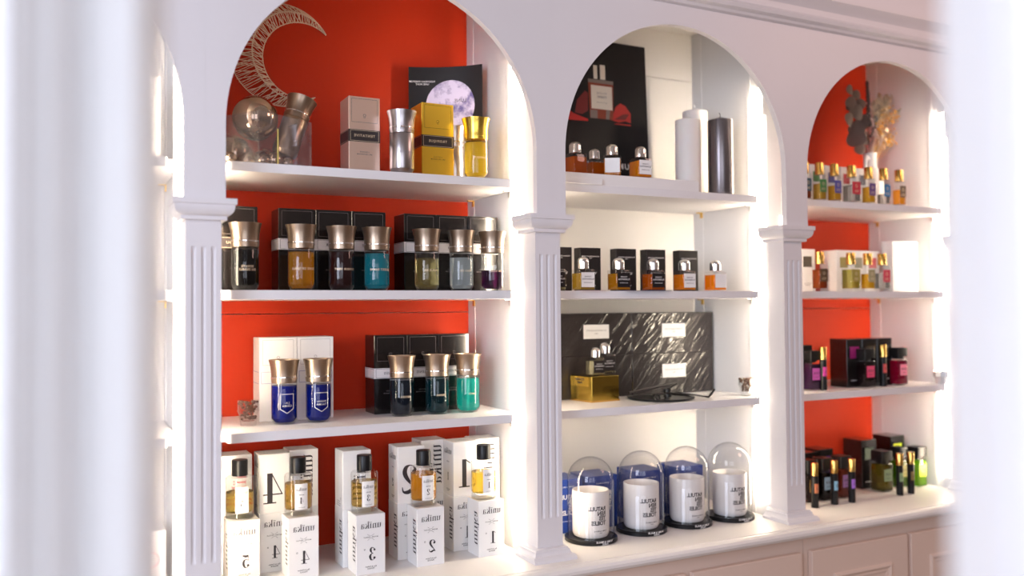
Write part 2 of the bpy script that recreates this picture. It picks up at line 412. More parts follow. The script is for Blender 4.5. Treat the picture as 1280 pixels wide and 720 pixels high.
def column_base_wide(bm, k):
    w = WS/2
    prof = [(.036, 0), (.0345, .007), (.0325, .009), (.030, .011), (.0255, .015)]
    addloft(bm, [[(xc(k)-w-min(o, .0285), -o, z), (xc(k)+w+min(o, .0285), -o, z), (xc(k)+w+min(o, .0285), .05, z), (xc(k)-w-min(o, .0285), .05, z)] for o, z in prof])
for k in range(1, 5):
    def f(bm, k=k): column(bm, k); column_base_wide(bm, k)
    struct('column' if k == 1 else 'column.%03d' % (k-1), f, M['paint'], 'white fluted pilaster with capital and moulded base', ang=.4)
# counter top
def counter(bm):
    prof = [(YB+.03, 0), (-.070, 0), (-.0715, -.002), (-.076, -.002), (-.0775, -.0005), (-.086, -.0015), (-.094, -.006), (-.099, -.014), (-.099, -.022), (-.094, -.030), (-.085, -.035), (-.060, -.038), (YB+.03, -.038)]
    addloft(bm, [[(x, y, z) for y, z in prof] for x in (XL-.3, XR)])
tag(mesh('counter_top', counter, M['counter'], ang=.35), 'long cream painted counter top with rounded nosing under the shelves', 'counter')
# base cabinets
def door_geo(bm, x0, x1, z0, z1, y=-.048):
    t = .020
    addbox(bm, x0, x1, y-t, y, z0, z1, .002)
    # moulded raised frame of the inset panel
    ix0, ix1, iz0, iz1 = x0+.095, x1-.085, z0+.095, z1-.085
    prof = [(0, 0), (.004, .007), (.010, .009), (.015, .006), (.020, .003), (.026, .004), (.034, .001)]
    loops = []
    for o, h in prof:
        loops.append([(ix0+o, y-t-h, iz0+o), (ix1-o, y-t-h, iz0+o), (ix1-o, y-t-h, iz1-o), (ix0+o, y-t-h, iz1-o)])
    addloft(bm, loops, cap=True)
cabs = [(xc(0), .308, [(-.62, -.18), (-.16, .28)]), (.309, 1.26, [(.32, .77), (.79, 1.24)]), (1.262, 2.205, [(1.27, 1.70), (1.729, 2.179)]), (2.207, 3.19, [(2.225, 2.686), (2.704, 3.165)])]
where = ['beneath the white end bay', 'beneath the bay of numbered white boxes', 'beneath the candles in glass domes', 'beneath the bay of black travel sprays']
for i, (a, b, ds) in enumerate(cabs):
    t = thing('base_cabinet', 'pale painted base cabinet with panelled doors ' + where[i], 'cabinet', ((a+b)/2, 0, -.85), 0, 'base cabinets under the counter')
    mesh('carcass', lambda bm: addbox(bm, a-(a+b)/2, b-(a+b)/2, -.046, YB+.02, 0, .812), M['cabinet'], t)
    for x0, x1 in ds:
        mesh('door', lambda bm: door_geo(bm, x0-(a+b)/2, x1-(a+b)/2, .08, .763), M['cabinet'], t, ang=.3)
# shelves
def shelf_geo(bm, k, z):
    a, b = xc(k), xc(k+1); e = .072
    out = []
    n = 5; r = .012
    for i in range(n+1):
        q = PI + PI/2*i/n; out.append((a+e+r + r*math.cos(q), YF+r + r*math.sin(q)))
    for i in range(n+1):
        q = 1.5*PI + PI/2*i/n; out.append((b-e-r + r*math.cos(q), YF+r + r*math.sin(q)))
    q = .0455
    out += [(b-e, .126), (b-q, .126), (b-q, YB-.0005), (a+q, YB-.0005), (a+q, .126), (a+e, .126)]
    addloft(bm, [[(x, y, z-TH) for x, y in out], [(x, y, z) for x, y in out]])
bayname = ['of the white end bay', 'against the first red panel', 'against the cream panel', 'against the far red panel']
row = {Z1: 'top shelf inside the arch', Z2: 'middle shelf at capital height', Z3: 'lowest shelf above the counter'}
for k in range(0, 4):
    for z in (Z1, Z2, Z3):
        t = thing('display_shelf', 'white ' + row[z] + ' ' + bayname[k], 'shelf', ((xc(k)+xc(k+1))/2, YF, z-TH), 0, 'display shelves')
        o = mesh('board', lambda bm: shelf_geo(bm, k, z), M['shelf'], t); o.location = (-t.location.x, -YF, -(z-TH))
        for sx in (-1, 1):
            for y in (.158, .425):
                x = (xc(k) + PL if sx < 0 else xc(k+1) - PX)
                def f(bm): addbox(bm, 0 if sx < 0 else -.022, .022 if sx < 0 else 0, -.006, .006, -.003, 0); addbox(bm, 0 if sx < 0 else -.004, .004 if sx < 0 else 0, -.006, .006, -.020, 0)
                o = mesh('bracket', f, M['brass'] if y > .3 else M['metal'], t); o.location = (x - t.location.x, y - YF, 0)
# shelf standards let into the side panels, and the light strips
for k in range(0, 4):
    for sx, x in ((1, xc(k)+PL), (-1, xc(k+1)-PX)):
        for y in (.158, .425):
            zs = [0, Z3-TH, Z3, Z2-TH, Z2, Z1-TH, Z1, 1.77]
            def f(bm):
                for a, b in zip(zs[::2], zs[1::2]):
                    addbox(bm, x if sx > 0 else x-.0016, x+.0016 if sx > 0 else x, y-.009, y+.009, a+.004, b-.022 if b < 1.7 else b, .0004)
            struct('trim_2', f, M['panel'], 'narrow white shelf standard on a side panel')
n = 0
side = ['white end bay', 'first red bay', 'cream bay', 'far red bay']
for k in range(0, 4):
    for sx, x in ((1, xc(k)+.0440), (-1, xc(k+1)-.0440)):
        t = thing('light_strip', 'glowing vertical light strip behind the pilaster, %s edge of the %s' % ('near' if sx > 0 else 'far', side[k]), 'light', (x, 0, .045), 0, 'light strips of the shelving')
        top = 1.45 if sx < 0 else 1.10
        def dif(bm):
            addbox(bm, -.0008, .0008, .0905, .1115, 0, top); addbox(bm, min(0, -sx*.014), max(0, -sx*.014), .0880, .0896, .957, top-.1)
        mesh('diffuser', dif, M['led'], t)
        a, b = sorted((-sx*.0006, sx*.0115))
        mesh('housing', lambda bm: addbox(bm, a, b, .1120, .1195, 0, top, .0006), M['panel'], t)
        mesh('lamp_face', lambda bm: addbox(bm, a, b, .1197, .1203, 0, top), M['led2'], t)
# doorway the picture is taken through: two pale posts close to the camera
def cam_pt(u, Zc, z):
    c, s = math.cos(YAW), math.sin(YAW); X = (u-640)/F*Zc
    return (X*c + Zc*s, CAM.y - X*s + Zc*c, z)
def post(bm, us):                       # us: (edge in view, distance) steps from the opening outwards
    for (u0, u1, za, zb) in [(a, b, c*.82, d*.82) for a, b, c, d in us]:
        c, s = math.cos(YAW), math.sin(YAW)
        X0, X1 = ((u0-640)/F*(zb if u0 > 640 else za), (u1-640)/F*(zb if u1 < 640 else za))
        P = [(X0, za), (X1, za), (X1, zb), (X0, zb)]
        pts = [(X*c + Zc*s, CAM.y - X*s + Zc*c) for X, Zc in P]
        b = bmesh.new()
        A = [b.verts.new((x, y, -.85)) for x, y in pts]; B = [b.verts.new((x, y, 2.2)) for x, y in pts]
        for i in range(4): b.faces.new((A[i], A[(i+1) % 4], B[(i+1) % 4], B[i]))
        b.faces.new(A); b.faces.new(B[::-1])
        bmesh.ops.bevel(b, geom=[e for e in b.edges if abs(e.verts[0].co.z-e.verts[1].co.z) > 1], offset=.004, segments=2, affect='EDGES')
        merge(bm, b)
struct('door_1', lambda bm: post(bm, [(-190, 210, .60, .66), (-190, 104, .56, .60), (-190, 40, .53, .56)]), M['jamb'], 'pale door post close to the camera, near side of the opening')
struct('door_2', lambda bm: post(bm, [(1178, 1560, .60, .66), (1222, 1560, .56, .60), (1262, 1560, .53, .56)]), M['jamb'], 'pale door post close to the camera, far side of the opening')

# ================================================================== PRODUCTS
# --- tall round bottle with flared metal cap
LB_R, LB_B, LB_H = .0350, .112, .177
def flared_cap(bm):
    R = LB_R
    addlathe(bm, [(R*.93, LB_B+.001), (R*.99, LB_B+.002), (R*1.0, LB_B+.010), (R*1.02, LB_B+.0105), (R*1.02, LB_B+.0135), (R*1.0, LB_B+.014), (R*1.0, LB_B+.024), (R*1.02, LB_B+.034),
                  (R*1.06, LB_B+.044), (R*1.12, LB_B+.054), (R*1.20, LB_B+.064), (R*1.205, LB_B+.065), (R*1.16, LB_B+.065), (R*1.10, LB_B+.060), (0, LB_B+.060)], 40)
def cap_collar(bm):
    R = LB_R; addlathe(bm, [(R*1.001, LB_B+.0155), (R*1.03, LB_B+.016), (R*1.03, LB_B+.0185), (R*1.001, LB_B+.019)], 40)
def lb_body(bm):
    R = LB_R; addlathe(bm, [(0, .0), (R*.72, 0), (R*.78, .001), (R*.98, .012), (R, .014), (R, LB_B-.001), (R*.97, LB_B+.001), (R*.5, LB_B+.001), (0, LB_B+.001)], 40)
def lb_liquid(level):
    def f(bm):
        R = LB_R - .0009; top = .012 + (LB_B-.018)*level
        addlathe(bm, [(0, .006), (R*.74, .006), (R*.96, .0145), (R, .0165), (R, top), (0, top)], 36)
    return f
def liquide(u, y, z, label, liq, txt, level=.97, cap='bronze', group=None, name='perfume_bottle', solid=None, ink='goldink', emblem=False, rot=None):
    x = atx(u, y, 320)
    t = thing(name, label, 'perfume bottle', (x, y, z), 0, group)
    if solid:
        mesh('body', lb_body, solid, t, key='lb')
    else:
        mesh('glass_body', lb_body, M['glass'], t, key='lb')
        mesh('liquid', lb_liquid(level), liq, t, key=('lb', level))
    c = mesh('cap', flared_cap, M[cap], t, key='fl')
    mesh('collar', cap_collar, M['chrome'] if cap != 'goldy' else M['goldy'], c, key='fl')
    if txt:
        def f(bm):
            put(bm, text_geo(txt, spacing=1.15), oncyl(LB_R+.0006, .058 if not emblem else .056, .0082))
        mesh('lettering', f, M[ink], t)
        def f2(bm):
            if emblem:
                q = [(-.019, .026), (.019, .026), (.019, -.014), (0, -.026), (-.019, -.014)]
                for a, b in zip(q, q[1:]+q[:1]):
                    put(bm, stroke([(a[0]+(b[0]-a[0])*i/6, a[1]+(b[1]-a[1])*i/6, .0018) for i in range(7)]), oncyl(LB_R+.0006, .058, 1.0))
        if emblem: mesh('shield_emblem', f2, M[ink], t)
    return t
# --- upright carton with a printed band
def liq_box(u, y, z, w, d, h, label, body, bandm, txt, ink, group, lineink=None, bandz=(.50, .635), x=None, edge=None, small=True, bandframe=True):
    if x is None: x = atx(u, y, 330) + w/2
    t = thing('perfume_box', label, 'perfume box', (x, y + d/2, z), 0, group)
    fy = -d/2
    mesh('carton', lambda bm: addbox(bm, -w/2, w/2, fy, d/2, 0, h, .0015), body, t, key=('carton', w, d, h))
    def band(bm): addbox(bm, -w/2-.0005, w/2+.0005, fy-.0005, d/2, h*bandz[0], h*bandz[1])
    if bandm: bnd = mesh('band', band, bandm, t, key=('band', w, d, h, bandz))
    else: bnd = t
    zc = h*(bandz[0]+bandz[1])/2; bh = h*(bandz[1]-bandz[0])
    def letters(bm):
        e = .0011
        if txt: put(bm, text_geo(txt, spacing=1.2), onfront(.0, fy-e, zc, .0105))
        if bandframe:
            put(bm, frame_geo(w*.90, bh*.86, .0009), onfront(0, fy-e, zc, 1))
            put(bm, frame_geo(d*.94, bh*.86, .0009), onleft(-w/2-e, 0, zc, 1))
    mesh('lettering', letters, ink, bnd)
    def deco(bm):
        e = .0007
        put(bm, frame_geo(w*.82, h*.30, .0008), onfront(0, fy-e, h*.82, 1))
        put(bm, ringgeo(.0042, .0011), onfront(0, fy-e, h*.76, 1)); put(bm, ringgeo(.0026, .0008), onfront(0, fy-e, h*.735, 1))
        if small:
            put(bm, text_geo('EAU DE PARFUM', spacing=1.2), onfront(0, fy-e, h*.26, .0052))
            put(bm, text_geo('LIQUIDES', spacing=1.3), onfront(0, fy-e, h*.29, .0052))
    mesh('lettering', deco, lineink or ink, t)
    return t
# ---------------------------------------------------------------- BAY 1, middle shelf
GB = 'dark boxed perfumes on the middle shelf'
yb_, yc_ = .21, .135
bw, bd, bh_ = .1015, .090, .230
x = at(322, 310, yb_).x - bw
liq_box(0, yb_, Z2, bw, bd, bh_, 'black carton with two fine gold lines behind the black liquid bottle', M['black'], M['bandblack'], 'BEAUTE\u00a0DU', M['goldink'], GB, x=x+bw/2, lineink=M['edge'])
def liqrow(u0, y, z, items, w, d, h, gap=.0012, **kw):
    x = at(u0, 330, y).x
    for lab, body, bandm, txt, ink, extra in items:
        a = dict(kw); a.update(extra); a.setdefault('x', x + w/2)
        liq_box(0, y, z, w, d, h, lab, body, bandm, txt, ink, **a); x += w + gap
liqrow(348, yb_, Z2, [
 ('black carton with pale band behind the amber flared bottle', M['black'], M['bandwhite'], 'TERRE DE', M['blackink'], {}),
 ('black carton with pale band behind the dark purple-brown bottle', M['black'], M['bandwhite'], 'BUVEUR', M['blackink'], {}),
 ('black carton with pale band behind the bright teal bottle', M['black'], M['bandwhite'], 'DESERT', M['blackink'], {})], bw+.001, bd, bh_, group=GB, lineink=M['edge'])
liqrow(505.5, yb_, Z2, [
 ('black carton with pale band behind the pale yellow half clear bottle', M['black'], M['bandwhite'], 'FLEUR', M['blackink'], {}),
 ('black carton with pale band behind the colourless bottle', M['black'], M['bandwhite'], 'PEAU', M['blackink'], {}),
 ('black carton with pale band behind the half full purple bottle, last by the side panel', M['black'], M['bandwhite'], 'DOM', M['blackink'], {})], bw, bd, bh_, group=GB, lineink=M['edge'])
GL = 'flared cap bottles on the middle shelf'
liquide(306.5, yc_, Z2, 'black perfume bottle with bronze flared cap nearest the pilaster, gold BEAUTE lettering', lq((.02, .018, .018), (.012, .011, .011), .8), 'BEAUTE\nDU DIABLE', 1, group=GL)
liquide(376.5, yc_, Z2, 'amber orange perfume bottle with bronze flared cap in front of black cartons', lq((.93, .50, .06), (.85, .36, .02), .30), 'TERRE DE SABLE', .97, group=GL)
liquide(427, yc_, Z2, 'very dark plum perfume bottle with bronze flared cap between amber and teal', lq((.15, .03, .04), (.05, .01, .012), .55), 'BUVEUR VENT', .99, group=GL)
liquide(471, yc_, Z2, 'bright turquoise perfume bottle with bronze flared cap on the middle shelf', lq((.05, .60, .70), (.02, .42, .52), .38), 'DESERT SUAVE', .97, group=GL)
liquide(533.5, yc_, Z2, 'pale yellow perfume bottle with clear top and bronze flared cap', lq((.92, .82, .50), (.75, .55, .15), .12), 'FLEUR DE', .86, group=GL)
liquide(576.5, yc_, Z2, 'colourless perfume bottle with bronze flared cap', lq((.90, .92, .92), (.62, .68, .68), .35), 'PEAU DE', .90, group=GL)
liquide(615.5, yc_, Z2, 'half full dark purple perfume bottle with clear upper glass', lq((.20, .03, .16), (.05, .008, .04), .5), 'DOM ROSA', .52, group=GL)
# ---------------------------------------------------------------- BAY 1, lowest shelf
ys = .292
liqrow(324, ys, Z3, [
 ('white carton with fine violet frame beside the coffee bean glass', M['white'], None, None, M['blueink'], {}),
 ('white carton with fine violet frame behind the second blue bottle', M['white'], None, None, M['blueink'], {})], .1055, .088, .236, group='white cartons on the lowest shelf', lineink=M['greyink'], bandz=(.44, .60), small=False)
liqrow(467.3, ys, Z3, [
 ('glossy black carton with white band behind the first dark teal bottle', M['black'], M['bandwhite'], 'ABYSSIS', M['blackink'], {}),
 ('glossy black carton with white band between two dark cartons', M['black'], M['bandwhite'], 'SIRENIS', M['blackink'], {}),
 ('glossy black carton with white band behind the bright green bottle', M['black'], M['bandwhite'], 'NAVIS', M['blackink'], {})], .1025, .088, .236, group='black cartons on the lowest shelf', lineink=M['edge'], bandz=(.45, .58))
def on_z(u, v, z):
    r = ray(u, v); return CAM + r*((z - CAM.z)/r.z)
GB3 = 'flared cap bottles on the lowest shelf'
liquide(355, .22, Z3, 'cobalt blue perfume bottle with silver shield reading LACRIMA', lq((.006, .02, .34), (.003, .012, .24), .6), 'LA-\nCRIMA', 1, ink='silverink', emblem=True, group=GB3)
liquide(397.5, .215, Z3, 'cobalt blue perfume bottle with silver shield reading PHANTASMA', lq((.006, .02, .34), (.003, .012, .24), .6), 'PHAN-\nTASMA', 1, ink='silverink', emblem=True, group=GB3)
liquide(501.5, .225, Z3, 'almost black navy perfume bottle in front of black carton', lq((.01, .035, .07), (.004, .014, .03), .65), 'ABYSSIS', 1, group=GB3)
liquide(545.5, .222, Z3, 'dark teal perfume bottle between the navy and green bottles', lq((.02, .16, .20), (.006, .05, .065), .5), 'SIRENIS', 1, group=GB3)
liquide(584, .215, Z3, 'bright emerald green perfume bottle nearest the side panel', lq((.04, .72, .62), (.02, .62, .52), .42), 'NAVIS', .97, group=GB3)
def tumbler(u, y, z, label, h=.070, beans=True, chrome=False):
    t = thing('glass_tumbler', label, 'glass', (atx(u, y, 480), y, z), 0, 'small glasses of coffee beans')
    r0, r1 = .021, .029
    def g(bm):
        n = 10
        o = [(r0*.95, 0), (r0, .003), (r0*1.05, .012), (r0*1.22, h*.45), (r1*1.06, h*.6), (r1, h*.62), (r1, h)]
        i = [(r1-.0022, h), (r1-.0025, h*.62), (r1*.95, h*.58), (r0*1.1, h*.45), (r0*.85, .014), (0, .012)]
        addlathe(bm, [(0, 0)] + o + i, n)
    mesh('glass', g, M['glass'] if not chrome else M['metal'], t, ang=.2)
    if beans:
        def b(bm):
            rnd = random.Random(3)
            for k in range(70):
                zz = .017 + (h*.72)*rnd.random(); rr = (r0*.75 + (r1*.86-r0*.75)*min(1, zz/h))*math.sqrt(rnd.random())
                a = rnd.random()*2*PI
                bb = bmesh.new(); bmesh.ops.create_uvsphere(bb, u_segments=7, v_segments=5, radius=.0042)
                merge(bm, bb, Matrix.Translation((rr*math.cos(a), rr*math.sin(a), zz)) @ Matrix.Rotation(rnd.random()*6, 4, 'Z') @ Matrix.Rotation(rnd.random()*3, 4, 'X') @ Matrix.Diagonal((1.35, .9, .7, 1)))
        o = mesh('coffee_beans', b, M['beans'], t); o['kind'] = 'stuff'
    return t
tumbler(310.5, .225, Z3, 'small faceted glass of coffee beans beside white carton')
# ---------------------------------------------------------------- BAY 1, counter: white numbered boxes
UW, UD, UH = .083, .080, .163
def uletters(kind, num):
    def f(bm):
        e = .0008; fy = -UD/2 - e; lx = -UW/2 - e
        if kind == 'plain':
            put(bm, glyphs('unika'), onfront(0, fy, UH*.77, .0125))
            put(bm, text_geo('MATIERE - ABSOLUE', spacing=1.1), onfront(0, fy, UH*.62, .0042))
            for sg in (1, -1):
                put(bm, stroke([(-.9, .8*sg, .07), (-.3, .35*sg, .05), (0, .3*sg, .05), (.3, .35*sg, .05), (.9, .8*sg, .07)]), onfront(0, fy, UH*.62, .010))
            put(bm, glyphs(num), onfront(.004, fy, UH*.23, .0235))
            put(bm, ringgeo(.20, .07), onfront(-.018, fy, UH*.42, .011))
            put(bm, text_geo('Eau de Parfum\nFRANCE', spacing=1.0), onfront(0, fy, UH*.11, .0055))
            put(bm, glyphs('unika'), onleft(lx, -.011, UH*.52, .021, rot=True))
        elif kind == 'big':
            put(bm, glyphs(num), onfront(-.006, fy, UH*.16, .056))
            put(bm, glyphs('unika'), onleft(lx, 0, UH*.77, .0115))
            put(bm, text_geo('MATIERE', spacing=1.1), onleft(lx, 0, UH*.62, .0045))
            put(bm, glyphs(num), onleft(lx, 0, UH*.28, .0155))
            put(bm, text_geo('Eau de Parfum\nFRANCE'), onleft(lx, 0, UH*.10, .0048))
        elif kind == 'side':
            g = glyphs('unika'); put(bm, g, lambda a, b: (.012 + (.5-b)*.0255, fy, UH*.54 - a*.0255))
            put(bm, ringgeo(.004, .001), onleft(lx, -.02, UH*.16, 1)); put(bm, lines([(0, 0, .03, .0012), (0, -.006, .04, .0012), (0, -.012, .036, .0012)]), onleft(lx, 0, UH*.11, 1))
        elif kind == 'edge':
            put(bm, text_geo('EAU DE PARFUM UNIKA'), lambda a, b: (.02 - b*.006, fy, UH*.75 - a*.006))
            put(bm, ringgeo(.007, .002), onfront(.022, fy, UH*.62, 1))
    return f
def ubox(x, y, z, kind, num, label, rz=0, inkm='blackink'):
    t = thing('numbered_box', label, 'perfume box', (x, y, z), rz, 'white numbered perfume boxes')
    mesh('carton', lambda bm: addbox(bm, -UW/2, UW/2, -UD/2, UD/2, 0, UH, .0012), M['whitebox'], t, key='u')
    def flap(bm):
        put(bm, stroke([(-UW/2+.002, -UD/2+.002, .0006), (0, .004, .0006), (UW/2-.002, -UD/2+.002, .0006)]), lambda a, b: (a, b, UH+.0004))
        put(bm, stroke([(-UW/2+.004, UD/2-.006, .0006), (UW/2-.004, UD/2-.006, .0006)]), lambda a, b: (a, b, UH+.0004))
    mesh('flap_seam', flap, M['greyink'], t, key='u')
    mesh('lettering', uletters(kind, num), M[inkm], t, key=('u', kind, num))
    return t
def ubottle(x, y, z, num, label, amber, lev=.72):
    t = thing('numbered_bottle', label, 'perfume bottle', (x, y, z), 0, 'round numbered perfume bottles')
    R, H = .0375, .113
    def shell(bm): addlathe(bm, [(0, 0), (R*.9, 0), (R*.98, .002), (R, .005), (R, H-.006), (R*.97, H-.002), (R*.9, H), (R*.45, H), (R*.45, H+.006), (0, H+.006)], 40)
    def base(bm): addlathe(bm, [(0, .004), (R*.92, .004), (R*.92, .016), (R*.7, .018), (0, .015)], 32)
    mesh('glass_body', shell, M['glass'], t, key='ub'); mesh('glass_base', base, M['glass'], t, key='ub')
    def lqd(bm): addlathe(bm, [(0, .019), (R*.92, .019), (R*.965, .022), (R*.965, .024 + (H-.034)*lev), (0, .024 + (H-.034)*lev)], 36)
    mesh('liquid', lqd, amber, t, key=('ub', lev))
    def cap(bm): addlathe(bm, [(.0205, H+.002), (.0212, H+.003), (.0212, H+.043), (.0200, H+.045), (0, H+.045)], 32)
    mesh('cap', cap, M['blackplastic'], t, key='ub')
    def lab(bm):
        n = 10; w = .036; a0 = -PI/2
        A = [[(( R+.0005)*math.cos(a0 + (i/n-.5)*w/R), (R+.0005)*math.sin(a0 + (i/n-.5)*w/R), zz) for i in range(n+1)] for zz in (.020, .090)]
        addloft(bm, A, cap=False, ring=False)
    l = mesh('label', lab, M['whitebox'], t, key='ub')
    def let(bm):
        put(bm, glyphs('unika'), oncyl(R+.0009, .071, .0062)); put(bm, text_geo('MATIERE'), oncyl(R+.0009, .060, .0036))
        put(bm, glyphs(num), oncyl(R+.0009, .036, .0115)); put(bm, text_geo('Eau de Parfum'), oncyl(R+.0009, .026, .0034))
    mesh('lettering', let, M['blackink'], l, key=('ub', num))
    return t
AM = {'5': lq((.95, .80, .38), (.80, .55, .10), .15), '4': lq((.93, .66, .20), (.80, .46, .06), .22), '3': lq((.92, .70, .26), (.78, .50, .10), .20), '2': lq((.95, .56, .08), (.88, .40, .02), .28), '1': lq((.97, .72, .12), (.90, .58, .03), .25)}
words = {'5': 'five', '4': 'four', '3': 'three', '2': 'two', '1': 'one'}
#        num: front box centre x, front y; back stack x, front y; second back x,y
fr = {'5': (.441, .205), '4': (.5915, .168), '3': (.7635, .113), '2': (.9385, .108), '1': (1.132, .112)}
for k_, (fx, fy) in fr.items():
    ubox(fx, fy + UD/2, 0, 'plain', k_, 'white carton with figure %s carrying the round bottle numbered %s' % (k_, words[k_]))
    ubottle(fx - .004, fy + .044, UH, k_, 'round amber perfume bottle with black cap, label figure %s, standing on a carton' % k_, AM[k_], {'5': .60, '4': .80, '3': .78, '2': .88, '1': .70}[k_])
bk = [('4', .533, .262, 'big', 'behind the bottle numbered four'), ('3', .7525, .205, 'side', 'behind the bottle numbered three'), ('2', .914, .200, 'big', 'behind the bottle numbered two'), ('1', 1.092, .205, 'big', 'behind the bottle numbered one')]
for k_, x, y, kind, w in bk:
    ubox(x, y + UD/2, 0, 'plain', k_, 'lower white carton of the stack %s' % w)
    ubox(x + .001, y + UD/2 + .001, UH, kind, k_, {'big': 'upper white carton with a giant figure %s %s' % (k_, w), 'side': 'upper white carton with sideways brand lettering %s' % w}[kind], inkm='blackink')
bk2 = [('4', .625, .300, 'edge of the stack of fours'), ('2', 1.020, .285, 'edge of the stack of twos'), ('1', 1.1765, .232, 'edge of the stack of ones')]
for k_, x, y, w in bk2:
    ubox(x, y + UD/2, 0, 'plain', k_, 'lower plain white carton at the far %s' % w)
    ubox(x, y + UD/2, UH, 'side', k_, 'upper white carton with sideways lettering at the far %s' % w)
ubox(.437, .335, 0, 'plain', '5', 'lower white carton behind the bottle numbered five')
ubox(.437, .335, UH, 'side', '5', 'upper white carton behind the bottle numbered five, by the pilaster', inkm='pinkink')
# ---------------------------------------------------------------- BAY 1, top shelf
def crescent():
    c = at(355, 66, YB-.03); c.y = YB
    t = thing('wicker_moon', 'straw wicker crescent moon hanging on the red panel', 'wall ornament', c)
    R, r, cx = .158, .1184, .0605
    n = 64; outer, inner, ridge = [], [], []
    tip = math.radians(40); ti = math.atan2(.158*math.sin(tip), .158*math.cos(tip)-cx)
    for i in range(n+1):
        s = i/n
        a = tip + (2*PI-2*tip)*s; b = ti + (2*PI-2*ti)*s
        o = Vector((R*math.cos(a), 0, R*math.sin(a))); q = Vector((cx + r*math.cos(b), 0, r*math.sin(b)))
        th = .045*math.sin(PI*s)**.7
        outer.append(o); inner.append(q); ridge.append((o*.40 + q*.60) + Vector((0, -th, 0)))
    rot = Matrix.Rotation(math.radians(10), 4, 'Y')
    off = Vector((0, -.004, 0))
    P = lambda L: [rot @ v + off for v in L]
    outer, inner, ridge = P(outer), P(inner), P(ridge)
    for L, nm in ((outer, 'frame'), (inner, 'frame'), (ridge, 'frame')):
        mesh(nm, lambda bm: addtube(bm, L, .0017, 6), M['straw'], t)
    def weave(bm):
        rnd = random.Random(5)
        def lerp(L, s):
            s = max(0, min(1, s))*n; i = min(n-1, int(s)); return L[i].lerp(L[i+1], s-i)
        m = 150
        for A, B in ((outer, ridge), (ridge, inner)):
            for i in range(m):
                s = (i+.5)/m; d = rnd.uniform(-.028, .028)
                a, b = lerp(A, s), lerp(B, s+d)
                ov = (a-b)*.06
                a, b = a+ov*rnd.random(), b-ov*rnd.random()
                jit = Vector((0, -rnd.random()*.002, 0))
                addtube(bm, [a+jit, b+jit], rnd.uniform(.0009, .0014), 4)
    mesh('woven_straw', weave, M['straw'], t)
crescent()
# mirror balls
GM = 'chrome mirror balls on the top shelf'
balls = [(293, 168, 23, .275, 'large mirror ball at the back of the pile, half hidden by the arch'), (331, 176, 17, .300, 'mid sized mirror ball inside the pile under the biggest one'), (319, 148, 28, .215, 'biggest mirror ball on top of the pile'),
         (287, 190, 8.5, .155, 'small mirror ball nearest the pilaster'), (309, 189, 10, .190, 'small mirror ball in the shadow of the pile'), (329, 188, 9, .160, 'small mirror ball in front of the clear box edge'),
         (343, 189, 11, .172, 'small mirror ball seen through the clear box'), (358, 191, 9.0, .185, 'smallest mirror ball beside the tilted bottle')]
for u, v, rp, y, lab in balls:
    p = at(u, v, y); r = abs(at(u, v+rp, y).z - p.z)
    if rp < 15: p.z = Z1 + r
    elif u != 319: p.z = Z1 + r
    tag(mesh('mirror_ball', lambda bm: addball(bm, (0, 0, 0), r, 40, 24), M['mirrorball'], loc=p), lab, 'ornament', GM)
# acrylic box, turned on the shelf
def acrylic():
    A = Vector((.461, .10)); B = Vector((.625, .20)); d = (B-A); L = d.length; ang = math.atan2(d.y, d.x)
    t = thing('clear_box', 'open clear acrylic box around the mirror balls', 'box', (A.x, A.y, Z1), ang)
    H, W, th = .142, .215, .003
    mesh('front_wall', lambda bm: addbox(bm, 0, L, 0, th, 0, H, .0005), M['acrylic'], t)
    mesh('side_wall', lambda bm: addbox(bm, L-th, L, th, W, 0, H, .0005), M['acrylic'], t)
    mesh('side_wall', lambda bm: addbox(bm, 0, th, th, W, 0, H, .0005), M['acrylic'], t)
    mesh('edge_strip', lambda bm: addbox(bm, .062, .066, -.002, 0, 0, H*.72, .0005), pm('yellow_edge', (.9, .75, .2), .3), t)
acrylic()
t = liquide(367, .20, Z1 + .012, 'tilted bronze perfume bottle leaning out of the clear box', None, None, solid=M['bronze2'], cap='bronze2')
p = at(354, 191, .20); t.location = (p.x, .20, Z1 + .040); t.rotation_euler = (math.radians(-6), math.radians(19), 0)
def crack(bm):
    put(bm, stroke([(-.03, .0, .0012), (-.015, .012, .0012), (0, .008, .0012), (.008, -.002, .0012), (.02, -.01, .0012)]), oncyl(LB_R+.0004, .085, 1))
mesh('seam_line', crack, M['blackink'], t)
GT = 'boxed perfumes on the top shelf'
liq_box(436.5, .17, Z1, .092, .085, .222, 'silver rose foil carton with black band on the top shelf', M['silverbox'], M['bandblack'], 'TENTATIVE', M['goldink'], GT, lineink=M['edge'], bandz=(.42, .575))
liq_box(528, .165, Z1, .1015, .09, .224, 'shiny gold foil carton with black band', M['goldbox'], M['bandblack'], 'TROPIQUE', M['goldink'], GT, lineink=M['gold'], bandz=(.42, .575))
liquide(503, .115, Z1, 'satin silver perfume bottle with flared cap between silver and gold cartons', None, 'TENTATIVE', solid=M['silver'], cap='silver', ink='greyink', group=GT)
liquide(596, .115, Z1, 'yellow gold perfume bottle with flared gold cap before the moon card', lq((.97, .82, .20), (.95, .68, .05), .4), 'TROPIQUE', .98, cap='goldy', group=GT)
liquide(569, .255, Z1, 'silver perfume bottle half hidden behind the gold carton', None, None, solid=M['silver'], cap='silver', group=GT)
